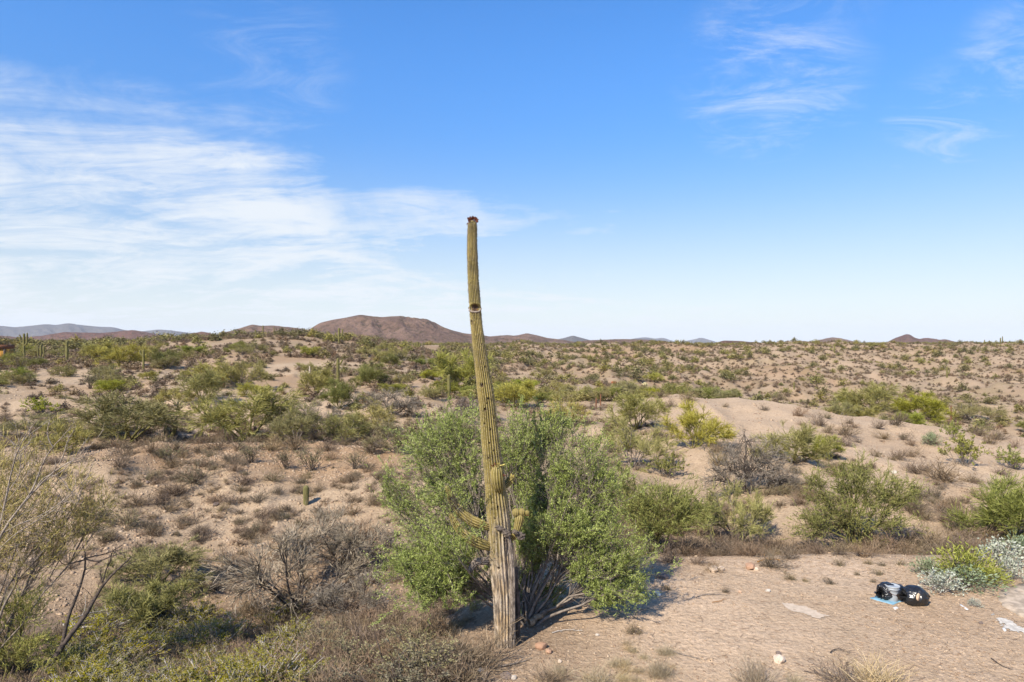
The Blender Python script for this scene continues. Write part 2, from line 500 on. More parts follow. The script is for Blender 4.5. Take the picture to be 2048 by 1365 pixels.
M['wood'] = flat_mat('weathered_board', (.33, .22, .15), 0.9, 0.1, 0.3, 8)
M['woodpale'] = flat_mat('pale_post', (.50, .42, .33), 0.9, 0.1, 0.2, 8)
M['cholla'] = flat_mat('cholla_spines', (.55, .47, .26), 0.9, 0.1, 0.25, 14)


def rock_hill_mat(name, a, b, c_):
    m, t = material(name)
    pos = t.n('ShaderNodeNewGeometry').outputs['Position']
    n1 = t.noise(pos, 0.012, 6, 0.65)
    n2 = t.noise(pos, 0.05, 6, 0.8)
    col = t.mix(t.maprange(n1, 0.35, 0.65), a, b)
    col = t.mix(t.maprange(n2, 0.48, 0.62), col, c_)
    finish(t, col, 0.95, n2, 14.0, 1.0, 0.05)
    return m


M['hillbrown'] = rock_hill_mat('brown_hill_rock', (.155, .095, .066), (.235, .15, .108), (.085, .062, .038))
M['hillred'] = rock_hill_mat('red_hill_rock', (.16, .082, .062), (.185, .11, .083), (.09, .066, .046))
M['hillblue'] = rock_hill_mat('far_range_rock', (.105, .095, .095), (.13, .115, .11), (.075, .075, .06))

# ------------------------------------------------------------------ mesh helpers
def quad_mesh(name, parts, mats, attrs=None, smooth=False):
    """parts: list of (verts Nx3, quads Mx4, material slot, rnd per vertex)"""
    V, Q, MI, RN, off = [], [], [], [], 0
    for (v, q, mi, rn) in parts:
        if len(v) == 0:
            continue
        V.append(v)
        Q.append(q + off)
        MI.append(np.full(len(q), mi, np.int32))
        RN.append(np.broadcast_to(rn, (len(v),)))
        off += len(v)
    V, Q, MI, RN = np.concatenate(V), np.concatenate(Q), np.concatenate(MI), np.concatenate(RN)
    me = bpy.data.meshes.new(name)
    me.vertices.add(len(V))
    me.vertices.foreach_set('co', V.astype(np.float32).ravel())
    me.loops.add(Q.size)
    me.loops.foreach_set('vertex_index', Q.astype(np.int32).ravel())
    me.polygons.add(len(Q))
    me.polygons.foreach_set('loop_start', np.arange(0, Q.size, 4, dtype=np.int32))
    me.polygons.foreach_set('material_index', MI)
    if smooth:
        me.polygons.foreach_set('use_smooth', np.ones(len(Q), bool))
    a = me.attributes.new('rnd', 'FLOAT', 'POINT')
    a.data.foreach_set('value', RN.astype(np.float32))
    for k, vals in (attrs or {}).items():
        a = me.attributes.new(k, 'FLOAT', 'POINT')
        a.data.foreach_set('value', vals.astype(np.float32))
    for mm in mats:
        me.materials.append(mm)
    me.update(calc_edges=True)
    me.validate()
    return me


def norm(v):
    return v / np.maximum(np.linalg.norm(v, axis=-1, keepdims=True), 1e-9)


def perp(d, rng):
    r = rng.normal(size=d.shape)
    return norm(r - d * (r * d).sum(-1, keepdims=True))


def branches(start, dirs, lens, K, curl, up, rng, noise=0.0):
    """grow polylines: (N,K,3)"""
    N = len(start)
    P = np.zeros((N, K, 3))
    P[:, 0] = start
    d = norm(dirs.copy())
    bend = perp(d, rng) * curl
    step = (np.asarray(lens) / (K - 1))[:, None]
    for k in range(1, K):
        P[:, k] = P[:, k - 1] + d * step
        d = norm(d + bend / (K - 1) + np.array([0, 0, up]) / (K - 1) + rng.normal(size=d.shape) * noise)
    return P


def children(P, n, t0, t1, ang, lenratio, K, curl, up, rng, noise=0.0, lens=None):
    """branch n children off every polyline"""
    N, KP, _ = P.shape
    idx = np.repeat(np.arange(N), n)
    tt = rng.uniform(t0, t1, size=len(idx)) * (KP - 1)
    k = np.minimum(tt.astype(int), KP - 2)
    f = (tt - k)[:, None]
    s = P[idx, k] * (1 - f) + P[idx, k + 1] * f
    tg = norm(P[idx, k + 1] - P[idx, k])
    a = rng.normal(ang, ang * 0.35, size=len(idx))[:, None]
    d = tg * np.cos(a) + perp(tg, rng) * np.sin(a)
    L = np.linalg.norm(np.diff(P, axis=1), axis=2).sum(1)[idx] if lens is None else np.full(len(idx), lens)
    L = L * lenratio * rng.uniform(0.55, 1.2, size=len(idx)) * (1.0 - 0.35 * tt / (KP - 1))
    return branches(s, d, L, K, curl, up, rng, noise)


def tubes(P, r0, r1, sides, mi=0, rnd=0.5, power=1.0):
    N, K, _ = P.shape
    r0 = np.broadcast_to(np.asarray(r0, float), (N,))
    r1 = np.broadcast_to(np.asarray(r1, float), (N,))
    tg = norm(np.gradient(P, axis=1))
    ref = np.where(np.abs(tg[:, :1, 2:3]) > 0.9, np.array([1.0, 0, 0]), np.array([0, 0, 1.0]))
    a = norm(np.cross(tg, np.broadcast_to(ref, tg.shape)))
    b = np.cross(tg, a)
    ph = np.arange(sides) / sides * 2 * math.pi
    tk = np.linspace(0, 1, K) ** power
    rr = r0[:, None] * (1 - tk) + r1[:, None] * tk
    V = P[:, :, None, :] + rr[:, :, None, None] * (a[:, :, None, :] * np.cos(ph)[:, None] + b[:, :, None, :] * np.sin(ph)[:, None])
    ii = (np.arange(N)[:, None, None] * K + np.arange(K - 1)[None, :, None]) * sides
    s0, s1 = np.arange(sides), (np.arange(sides) + 1) % sides
    Q = np.stack([ii + s0, ii + s1, ii + sides + s1, ii + sides + s0], -1).reshape(-1, 4)
    return (V.reshape(-1, 3), Q, mi, np.repeat(np.broadcast_to(rnd, (N,)), K * sides) if np.ndim(rnd) else rnd)


def ribbons(P, w0, w1, mi, rng, rnd=None):
    """thin strips for twigs and blades"""
    N, K, _ = P.shape
    tg = norm(P[:, -1] - P[:, 0])
    s = perp(tg, rng)
    tk = np.linspace(1, 0, K)[None, :, None]
    wd = (w0 * tk + w1 * (1 - tk)) * 0.5
    V = np.stack([P - s[:, None] * wd, P + s[:, None] * wd], 2)
    ii = (np.arange(N)[:, None] * K + np.arange(K - 1)[None]) * 2
    Q = np.stack([ii, ii + 1, ii + 3, ii + 2], -1).reshape(-1, 4)
    if rnd is None:
        rnd = rng.uniform(0, 1, N)
    return (V.reshape(-1, 3), Q, mi, np.repeat(rnd, K * 2))


def leaves(c, length, width, mi, rng, up=0.2, rnd=None, axis=None):
    N = len(c)
    a = norm(rng.normal(size=(N, 3)) + np.array([0, 0, up])) if axis is None else norm(axis + rng.normal(size=(N, 3)) * 0.45)
    b = perp(a, rng)
    L = length * rng.uniform(0.6, 1.35, (N, 1)) * 0.5
    W = width * rng.uniform(0.6, 1.35, (N, 1)) * 0.5
    V = np.stack([c - a * L, c + b * W, c + a * L, c - b * W], 1).reshape(-1, 3)
    Q = np.arange(N * 4).reshape(N, 4)
    if rnd is None:
        rnd = rng.uniform(0, 1, N)
    return (V, Q, mi, np.repeat(rnd, 4))


def along(P, n, rng, t0=0.2, t1=1.0, jitter=0.02):
    N, K, _ = P.shape
    idx = np.repeat(np.arange(N), n)
    tt = rng.uniform(t0, t1, len(idx)) * (K - 1)
    k = np.minimum(tt.astype(int), K - 2)
    f = (tt - k)[:, None]
    p = P[idx, k] * (1 - f) + P[idx, k + 1] * f
    return p + rng.normal(size=p.shape) * jitter, norm(P[idx, k + 1] - P[idx, k])


def cone_dirs(n, lo, hi, rng, az=None):
    a = rng.uniform(lo, hi, n)
    ph = rng.uniform(0, 2 * math.pi, n) if az is None else az
    return np.stack([np.sin(a) * np.cos(ph), np.sin(a) * np.sin(ph), np.cos(a)], 1)


def link(name, data, parent=None, loc=None, rotz=None, scale=None):
    o = bpy.data.objects.new(name, data)
    COL.objects.link(o)
    if parent is not None:
        o.parent = parent
    if loc is not None:
        o.location = loc
    if rotz is not None:
        o.rotation_euler = (0, 0, rotz)
    if scale is not None:
        o.scale = scale if np.ndim(scale) else (scale,) * 3
    return o


def tag(o, label=None, cat=None, group=None, kind=None):
    for k, v in (('label', label), ('category', cat), ('group', group), ('kind', kind)):
        if v:
            o[k] = v
    return o


def thing(name, label, cat, loc=(0, 0, 0), rotz=0, group=None, scale=None):
    return tag(link(name, None, None, loc, rotz, scale), label, cat, group)


def ico(sub, seed, rough, squash=(1, 1, 1), facet=False):
    """a lumpy stone as vertices and triangles"""
    import bmesh
    bm = bmesh.new()
    bmesh.ops.create_icosphere(bm, subdivisions=sub, radius=1.0)
    rng = RS(seed)
    cuts = [(norm(rng.normal(size=3)), rng.uniform(0.62, 0.9)) for _ in range(9)]
    for v in bm.verts:
        p = np.array(v.co)
        for nrm, dd in cuts:
            k = p @ nrm
            if k > dd:
                p = p - nrm * (k - dd)
        p = p * (1 + rng.normal() * rough)
        v.co = p * np.array(squash)
    me = bpy.data.meshes.new('rock')
    bm.to_mesh(me)
    bm.free()
    return me


# ------------------------------------------------------------------ the ground, one sheet to the horizon
def build_ground():
    th = np.concatenate([np.linspace(-math.radians(45), math.radians(45), 880),
                         np.linspace(math.radians(45), math.radians(315), 90)[1:-1]])
    r = np.concatenate([[2.0, 4.0, 6.0], np.exp(np.arange(math.log(8), math.log(2600), 0.0118)), np.geomspace(2700, 24000, 22)])
    T, Rr = np.meshgrid(th, r)
    X, Y = Rr * np.sin(T), Rr * np.cos(T)
    Z = np.concatenate([height(X[i:i + 50], Y[i:i + 50]) for i in range(0, len(r), 50)])
    nt, nr = len(th), len(r)
    V = np.stack([X, Y, Z], -1).reshape(-1, 3)
    i, j = np.meshgrid(np.arange(nr - 1), np.arange(nt), indexing='ij')
    j2 = (j + 1) % nt
    Q = np.stack([i * nt + j, (i + 1) * nt + j, (i + 1) * nt + j2, i * nt + j2], -1).reshape(-1, 4)
    # close the middle
    cq = np.array([[0, k, k + 1, k + 2] for k in range(1, nt - 2, 2)])
    Q = np.concatenate([Q, cq])
    _, u, D = polar(V[:, 0], V[:, 1])
    px = 1024 + u * FPX
    x, y = V[:, 0], V[:, 1]
    nz = fbm(x / 14, y / 14, 61, 3) * 2
    nz2 = fbm(x / 4, y / 4, 65, 3) * 2
    terrace = sst(32, 37, D) * (1 - sst(44, 49, D)) * sst(100, 260, px) * (1 - sst(780, 880, px))
    padm = (1 - sst(20, 24, D)) * sst(850, 1050, px)
    farred = sst(120, 190, D) * (1 - sst(360, 430, D)) * (.3 + .7 * sst(0.0, 0.3, fbm(x / 40, y / 40, 71, 4) * 2))
    midred = sst(50, 90, D) * (1 - sst(170, 230, D)) * sst(-0.1, 0.4, nz) * 0.55 * (1 - sst(880, 1100, px))
    red = np.clip(0.75 * terrace + padm * (0.05 + 0.4 * sst(0.15, 0.6, nz2)) + 0.9 * farred + midred, 0, 1)
    ridge = np.maximum(sst(34, 40, D), sst(1600, 1750, px) * sst(27, 31, D)) * (1 - sst(70, 85, D)) * sst(1180, 1380, px)
    badland = sst(150, 180, D) * (1 - sst(260, 320, D)) * sst(900, 1000, px) * sst(-0.15, 0.3, nz)
    leftpale = sst(47, 52, D) * (1 - sst(62, 70, D)) * sst(250, 330, px) * (1 - sst(760, 850, px)) * 0.45
    padp = padm * (0.55 + 0.4 * sst(-0.3, 0.4, -nz2))
    pale = np.clip(ridge * 0.36 + 0.4 * badland + leftpale + padp, 0, 1) * (1 - 0.7 * red)
    plain = np.maximum(sst(380, 520, D + 60 * nz), .34 * sst(90, 150, D))
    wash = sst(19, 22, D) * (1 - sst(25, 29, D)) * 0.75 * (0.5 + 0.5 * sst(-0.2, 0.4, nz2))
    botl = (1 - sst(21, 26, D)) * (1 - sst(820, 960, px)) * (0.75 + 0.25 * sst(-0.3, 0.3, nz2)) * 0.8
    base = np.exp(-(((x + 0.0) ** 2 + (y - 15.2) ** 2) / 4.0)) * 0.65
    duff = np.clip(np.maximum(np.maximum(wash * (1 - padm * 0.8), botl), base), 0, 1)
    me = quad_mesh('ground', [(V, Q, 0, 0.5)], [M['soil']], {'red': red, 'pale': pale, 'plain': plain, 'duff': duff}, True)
    return tag(link('ground', me), 'tan and reddish desert soil with gullies, a terrace and a pale ridge', kind='structure')


build_ground()


# ------------------------------------------------------------------ far hills
def range_hill(name, label, D, crest, mat, depth=0.22, rough=1.0, seed=0, nx=260, ny=70):
    px = np.array([c_[0] for c_ in crest], float)
    py = np.array([c_[1] for c_ in crest], float)
    w_ = (px.max() - px.min()) / FPX * D
    xs = np.linspace((px.min() - 1024) / FPX * D, (px.max() - 1024) / FPX * D, nx)
    g = np.interp(xs / D * FPX + 1024, px, py)
    base = hz(xs.mean(), D) - 2 - 0.004 * D
    k = np.exp(-0.5 * (np.arange(-6, 7) / 1.6) ** 2)
    g = np.convolve(np.pad(g, 6, mode='edge'), k / k.sum(), 'valid')
    top = CAM_H + (HY - g) / FPX * D
    dw = max(depth * D, 0.35 * w_ * 0.6)
    ys = np.concatenate([np.linspace(-1, 0, ny), np.linspace(0, 1, ny // 2)[1:]])
    X, S = np.meshgrid(xs, ys)
    H = np.maximum(top - base, 0)
    f = np.cos(np.clip(np.abs(S), 0, 1) * math.pi / 2) ** 1.35
    f = np.where(S > 0, f, np.clip(f, 0, 1))
    sc = D / 2200.0
    nzz = ridged(X / (95 * sc) + S * 1.4, S * dw / (190 * sc), seed, 4) * 0.75 + fbm(X / (24 * sc), S * dw / (24 * sc), seed + 3, 4) * 0.16
    edge = sst(0, 0.10, -S) * rough
    Hn = H[None, :] * f * (1 + nzz * edge * 0.9) + fbm(X / (9 * sc), S * dw / (9 * sc), seed + 7, 3) * 3.0 * sc * sst(0.02, 0.2, f)
    Hn = np.minimum(Hn, H[None, :] * (f + 0.35 * (1 - f)) + 1.0 * sc + H[None, :] * 0.0)
    Z = base + Hn
    Y = D + S * dw
    V = np.stack([X * Y / D, Y, np.where(S < 0, CAM_H + (Z - CAM_H) * 1.0, Z)], -1).reshape(-1, 3)
    n1, n2 = X.shape
    i, j = np.meshgrid(np.arange(n1 - 1), np.arange(n2 - 1), indexing='ij')
    Q = np.stack([i * n2 + j, i * n2 + j + 1, (i + 1) * n2 + j + 1, (i + 1) * n2 + j], -1).reshape(-1, 4)
    me = quad_mesh(name, [(V, Q, 0, 0.5)], [mat], None, True)
    return tag(link(name, me), label, kind='structure')


range_hill('mesa_hill', 'broad flat-topped brown mesa on the horizon', 2200,
           [(540, 690), (590, 672), (615, 662), (640, 647), (665, 641), (690, 637), (720, 631), (745, 633), (762, 636), (785, 634), (803, 633),
            (830, 637), (852, 639), (868, 645), (885, 655), (905, 662), (930, 668), (960, 671), (1000, 676), (1060, 681), (1130, 690)], M['hillbrown'], 0.24, 1, 3)
range_hill('mountain_range', 'long low blue-grey mountain range far off', 9000,
           [(-500, 668), (-300, 655), (-150, 660), (-60, 650), (0, 652), (30, 655), (60, 653), (95, 649), (112, 652), (135, 647), (160, 651), (200, 655),
            (225, 655), (250, 661), (280, 664), (310, 660), (330, 660), (370, 665), (400, 668), (470, 676), (560, 690)], M['hillblue'], 0.14, 1, 11)
range_hill('hill', 'low reddish-brown hills in front of the blue range', 2700,
           [(-300, 690), (-100, 676), (0, 672), (40, 676), (80, 673), (130, 665), (165, 666), (200, 667), (230, 665), (265, 660), (300, 667), (330, 672), (380, 676), (450, 690)], M['hillred'], 0.2, 1, 17)
range_hill('hill', 'small round red knoll beside the double brown hill', 1750,
           [(330, 692), (365, 674), (385, 667), (402, 664), (420, 667), (440, 674), (470, 690)], M['hillred'], 0.15, 0.8, 23, 120)
range_hill('hill', 'double-humped brown hill beside the mesa', 1950,
           [(410, 690), (440, 668), (470, 661), (488, 655), (505, 650), (522, 653), (545, 652), (575, 655), (600, 658), (640, 665), (690, 690)], M['hillbrown'], 0.18, 1, 29, 160)
range_hill('hill', 'brown cone hill past the foot of the mesa', 2900,
           [(900, 690), (950, 678), (980, 674), (1012, 671), (1030, 672), (1054, 667), (1072, 671), (1095, 677), (1130, 681), (1180, 690)], M['hillbrown'], 0.18, 1, 37, 160)
range_hill('hill', 'small grey-blue peak behind the plain', 6000,
           [(1080, 690), (1110, 680), (1128, 677), (1146, 672), (1160, 676), (1175, 680), (1210, 690)], M['hillblue'], 0.1, 1, 41, 100)
range_hill('hill', 'very low flat brown rise on the plain', 2000,
           [(1120, 690), (1170, 682), (1230, 679), (1290, 680), (1330, 683), (1380, 690)], M['hillbrown'], 0.2, 1, 43, 120)
range_hill('hill', 'pale faint twin peaks almost lost in the air', 12000,
           [(1230, 690), (1262, 679), (1290, 675), (1312, 678), (1326, 676), (1350, 684), (1362, 684), (1385, 680), (1402, 676), (1420, 681), (1450, 690)], M['hillblue'], 0.08, 1, 47, 120)
range_hill('hill', 'low dark red table on the skyline', 1500,
           [(1420, 692), (1440, 684), (1448, 682), (1480, 683), (1520, 686), (1560, 692)], M['hillred'], 0.2, 1, 53, 100)
range_hill('hill', 'grey-brown dome hill on the skyline', 3600,
           [(1540, 692), (1580, 685), (1600, 682), (1620, 684), (1640, 681), (1655, 677), (1668, 675), (1685, 678), (1705, 683), (1740, 692)], M['hillbrown'], 0.14, 1, 59, 120)
range_hill('hill', 'sharp purple-brown peak with a lower shoulder', 3100,
           [(1740, 692), (1775, 685), (1790, 677), (1802, 673), (1813, 669), (1820, 670), (1830, 676), (1840, 679), (1850, 676), (1866, 678), (1880, 680), (1890, 679), (1910, 684), (1950, 692)], M['hillred'], 0.14, 1, 61, 160)

# ------------------------------------------------------------------ plants: generators
def gen_bursage(seed, width=1.0, hgt=0.5, stems=70, mat='dry', w0=0.009, leafy=0.0):
    """a low mound of fine dry twigs"""
    rng = RS(seed)
    az = rng.uniform(0, 2 * math.pi, stems)
    d = cone_dirs(stems, 0.15, 1.35, rng, az)
    ecc = 1 + 0.3 * np.cos(az - rng.uniform(0, 6)) + 0.25 * np.cos(2 * az - rng.uniform(0, 6))
    L = (hgt * np.cos(np.arccos(d[:, 2])) + width * 0.5 * np.sqrt(1 - d[:, 2] ** 2)) * ecc * rng.uniform(0.65, 1.1, stems)
    s = rng.normal(size=(stems, 3)) * [width * .07, width * .07, 0] - [0, 0, .02]
    P = branches(s, d, L, 4, 0.5, 0.35, rng, 0.12)
    C = children(P, 4, 0.25, 0.95, 0.6, 0.5, 3, 0.4, 0.25, rng, 0.15)
    C2 = children(C, 2, 0.3, 1.0, 0.6, 0.55, 2, 0.2, 0.15, rng)
    parts = [ribbons(P, w0 * 1.8, w0, 0, rng, rng.uniform(0, .6, len(P))), ribbons(C, w0 * 1.1, w0 * .6, 0, rng), ribbons(C2, w0 * .9, w0 * .5, 0, rng)]
    if leafy:
        p, _ = along(C, int(6 * leafy), rng, 0.3, 1, 0.015)
        parts.append(leaves(p, 0.035, 0.02, 1, rng))
    return parts


def gen_creosote(seed, hgt=1.6, stems=22, leafn=5, spread=0.6, leafsize=0.05):
    rng = RS(seed)
    d = cone_dirs(stems, 0.05, spread, rng)
    L = hgt * rng.uniform(0.7, 1.1, stems)
    s = rng.normal(size=(stems, 3)) * [.08, .08, 0] - [0, 0, .03]
    P = branches(s, d, L, 5, 0.4, 0.05, rng, 0.08)
    C = children(P, 5, 0.35, 0.95, 0.5, 0.4, 4, 0.4, 0.15, rng, 0.1)
    C2 = children(C, 4, 0.2, 1.0, 0.55, 0.5, 3, 0.3, 0.1, rng, 0.1)
    p, ax = along(C2, leafn, rng, 0.15, 1.0, 0.02)
    wood = [tubes(P, 0.014, 0.006, 3, 0), ribbons(C, .010, .006, 0, rng), ribbons(C2, .007, .004, 0, rng)]
    fol = [leaves(p, leafsize, leafsize * .55, 0, rng, axis=ax)]
    return wood, fol


def gen_paloverde(seed, width=4.5, hgt=3.0, stems=6, twigs=8, w0=0.018, up=0.25, sub=4, tw_len=0.55, low=0.9):
    """many slender stems opening into a haze of green twigs"""
    rng = RS(seed)
    az = np.arange(stems) / stems * 2 * math.pi + rng.uniform(0, 0.9, stems)
    tilt = rng.uniform(0.3, low, stems)
    d = cone_dirs(stems, 0.3, low, rng, az)
    d = np.stack([np.sin(tilt) * np.cos(az), np.sin(tilt) * np.sin(az), np.cos(tilt)], 1)
    L = np.sqrt((np.sin(tilt) * width * .5) ** 2 + (np.cos(tilt) * hgt) ** 2) * rng.uniform(.75, 1.0, stems)
    s = rng.normal(size=(stems, 3)) * [.09, .09, 0] - [0, 0, .08]
    P = branches(s, d, L * .8, 7, 0.6, 0.1, rng, 0.10)
    B = children(P, 5, 0.25, 0.95, 0.65, 0.48, 6, 0.7, up * .6, rng, 0.10)
    C = children(B, sub, 0.25, 1.0, 0.65, 0.5, 5, 0.6, up, rng, 0.10)
    C = np.concatenate([C, children(P, 4, 0.5, 1.0, 0.6, 0.3, 5, 0.6, up, rng, 0.1)])
    Tw = children(C, twigs, 0.15, 1.0, 0.55, 1.0, 4, 0.5, up, rng, 0.08, lens=tw_len * hgt / 3.0)
    Tf = children(Tw, 4, 0.1, 1.0, 0.45, 0.6, 3, 0.3, up * .6, rng, 0.05)
    r = 0.028 * hgt / 3 * 1.4
    wood = [tubes(P, r * rng.uniform(.7, 1.2, len(P)), r * .35, 5), tubes(B, r * .42, r * .16, 4), tubes(C, r * .2, r * .09, 3)]
    side = 0.35 * rng.uniform(0, 1, len(Tw))
    fol = [ribbons(Tw, w0, w0 * .6, 0, rng, side), ribbons(Tf, w0 * .9, w0 * .5, 0, rng)]
    return wood, fol


def gen_grass(seed, width=0.7, hgt=0.5, n=260, w0=0.007):
    rng = RS(seed)
    d = cone_dirs(n, 0.05, 1.0, rng)
    s = rng.normal(size=(n, 3)) * [width * .14, width * .14, 0] - [0, 0, .02]
    P = branches(s, d, hgt * rng.uniform(.5, 1.15, n), 4, 0.9, -0.25, rng, 0.05)
    return [ribbons(P, w0, w0 * .3, 0, rng)]


def gen_mound(seed, width=0.9, hgt=0.45, n=900, leaf=(.06, .035)):
    """a leafy cushion (brittlebush and the like): stems below, leaves in tufts on the shell"""
    rng = RS(seed)
    tn = n // 9
    d = cone_dirs(tn, 0.0, 1.45, rng)
    rad = (1 + 0.22 * np.sin(3 * np.arctan2(d[:, 1], d[:, 0]) + rng.uniform(0, 6)))
    tip = d * np.array([width * .5, width * .5, hgt]) * (rad * rng.uniform(.72, 1.05, tn))[:, None]
    s = rng.normal(size=(tn, 3)) * [.05, .05, 0] - [0, 0, .02]
    K = 4
    tt = np.linspace(0, 1, K)[None, :, None]
    P = s[:, None] * (1 - tt) + tip[:, None] * tt + np.array([0, 0, 1]) * (tt * (1 - tt)) * hgt * .25
    c = np.repeat(tip, 9, 0) + rng.normal(size=(tn * 9, 3)) * leaf[0] * 0.8
    c[:, 2] = np.maximum(c[:, 2], 0.01)
    return [ribbons(P, .012, .007, 0, rng)], [leaves(c, leaf[0], leaf[1], 0, rng, axis=np.repeat(d, 9, 0))]


def gen_far_bush(seed, n=340, w_=1.0, h=0.8):
    rng = RS(seed)
    d = cone_dirs(n, 0.0, 1.5, rng)
    az = np.arctan2(d[:, 1], d[:, 0])
    rad = 1 + 0.3 * np.sin(2 * az + rng.uniform(0, 6)) + 0.15 * np.sin(5 * az + rng.uniform(0, 6))
    c = d * np.array([w_ * .5, w_ * .5, h]) * (rad * rng.uniform(.45, 1.0, n))[:, None]
    c[:, 2] += 0.02
    st = branches(np.zeros((14, 3)) - [0, 0, .05], cone_dirs(14, .1, 1.1, rng), np.full(14, .5), 3, .3, .2, rng, .1)
    return [ribbons(st, .03, .015, 1, rng), leaves(c, 0.15 * w_, 0.07 * w_, 0, rng, axis=d)]


def lobed_tree(seed, base, lobes, stem_r, twigs_per, leaf=None, ribbon=None, K=7, up=0.1, sub=3, leafn=7, limbs_per=2, mains=None):
    """a tree whose limbs reach given masses of foliage: lobes = (centre, radii, weight)"""
    rng = RS(seed)
    wood, fol = [], []
    limbs = []
    for (c, rad, wt) in (mains or []) + list(lobes):
        c, rad = np.asarray(c, float), np.asarray(rad, float)
        main = mains is None or len(limbs) < len(mains)
        nl = max(1, int(round(limbs_per * wt))) if mains is None else 1
        for q in range(nl if main else 0):
            e = c + rng.normal(size=3) * rad * 0.30
            s = np.asarray(base) + rng.normal(size=3) * [.13, .13, 0]
            tt = np.linspace(0, 1, K)[:, None]
            mid = (s + e) / 2 + np.array([0, 0, 0.12 * np.linalg.norm(e - s)]) + rng.normal(size=3) * .16
            p = s * (1 - tt) ** 2 + 2 * mid * tt * (1 - tt) + e * tt ** 2
            p[1:-1] += rng.normal(size=(K - 2, 3)) * 0.05
            limbs.append(p)
        if mains is not None and main:
            continue
        n = int(twigs_per * wt)
        d = norm(rng.normal(size=(n, 3)))
        tip = c + d * rad * (rng.uniform(.25, 1.0, (n, 1)) ** 0.6) * np.where(rng.uniform(0, 1, (n, 1)) < .16, 1.55, 1.0)
        L = np.array(limbs[-nl:])
        if mains is not None:
            A_ = np.array(limbs)
            nl = 2
            L = A_[np.argsort(np.linalg.norm(A_[:, -1] - c, axis=1))[:2]]
        pick = rng.randint(0, nl, n)
        kk = rng.randint(K // 2, K, n)
        st = L[pick, kk]
        tt = np.linspace(0, 1, 5)[None, :, None]
        md = (st + tip) / 2 + rng.normal(size=(n, 3)) * 0.12 * np.linalg.norm(tip - st, axis=1, keepdims=True) + [0, 0, .08]
        tw = st[:, None] * (1 - tt) ** 2 + 2 * md[:, None] * tt * (1 - tt) + tip[:, None] * tt ** 2
        wood.append(tubes(tw, stem_r * .16, stem_r * .05, 3))
        C = children(tw, sub, 0.5, 1.0, 0.7, 0.40, 4, 0.5, up, rng, 0.12)
        C2 = children(C, 2, 0.2, 1.0, 0.6, 0.6, 3, 0.3, up, rng, 0.1)
        tone = np.repeat(np.repeat(rng.uniform(0, .45, n), sub), 2)
        if leaf:
            wood.append(ribbons(C, .008, .005, 0, rng))
            p, ax = along(C2, leafn, rng, 0.05, 1.0, 0.022)
            fol.append(leaves(p, leaf[0], leaf[1], 0, rng, axis=ax, rnd=np.clip(np.repeat(tone, leafn) + rng.uniform(0, .6, len(p)), 0, 1)))
            p, ax = along(C, leafn, rng, 0.2, 1.0, 0.022)
            fol.append(leaves(p, leaf[0], leaf[1], 0, rng, axis=ax))
        if ribbon:
            Tf = children(C2, 3, 0.05, 1.0, 0.45, 0.8, 3, 0.4, up, rng, 0.08)
            fol += [ribbons(C, ribbon * 1.1, ribbon * .7, 0, rng), ribbons(C2, ribbon, ribbon * .6, 0, rng), ribbons(Tf, ribbon * .9, ribbon * .5, 0, rng)]
    P = np.array(limbs)
    wood.insert(0, tubes(P, stem_r * rng.uniform(.55, 1.1, len(P)), stem_r * .2, 6, power=.8))
    return wood, fol


def two_part(name, label, cat, wood, fol, mwood, mfol, loc=(0, 0, 0), group=None, rotz=0, scale=None, names=('trunk', 'crown')):
    o = thing(name, label, cat, loc, rotz, group, scale)
    link(names[0], quad_mesh(names[0], wood, [mwood]), o)
    link(names[1], quad_mesh(names[1], fol, [mfol]), o)
    return o


def copy_thing(src, loc, rotz, scale, label, group):
    o = src.copy()
    COL.objects.link(o)
    o.location, o.rotation_euler = loc, (0, 0, rotz)
    o.scale = scale if np.ndim(scale) else (scale,) * 3
    if label:
        o['label'] = label
    if group:
        o['group'] = group
    for ch in src.children:
        c_ = ch.copy()
        COL.objects.link(c_)
        c_.parent = o
    return o



# ------------------------------------------------------------------ the tall saguaro
def resample(P, n):
    P = np.asarray(P, float)
    s = np.concatenate([[0], np.cumsum(np.linalg.norm(np.diff(P, axis=0), axis=1))])
    q = np.linspace(0, s[-1], n)
    out = np.stack([np.interp(q, s, P[:, k]) for k in range(P.shape[1])], 1)
    m_ = max(1, n // (len(P) * 2))
    k = np.exp(-0.5 * (np.arange(-2 * m_, 2 * m_ + 1) / m_) ** 2)
    k /= k.sum()
    pad = 2 * m_
    ext = np.concatenate([2 * out[0] - out[1:pad + 1][::-1], out, 2 * out[-1] - out[-pad - 1:-1][::-1]])
    return np.stack([np.convolve(ext[:, j], k, 'valid') for j in range(out.shape[1])], 1)


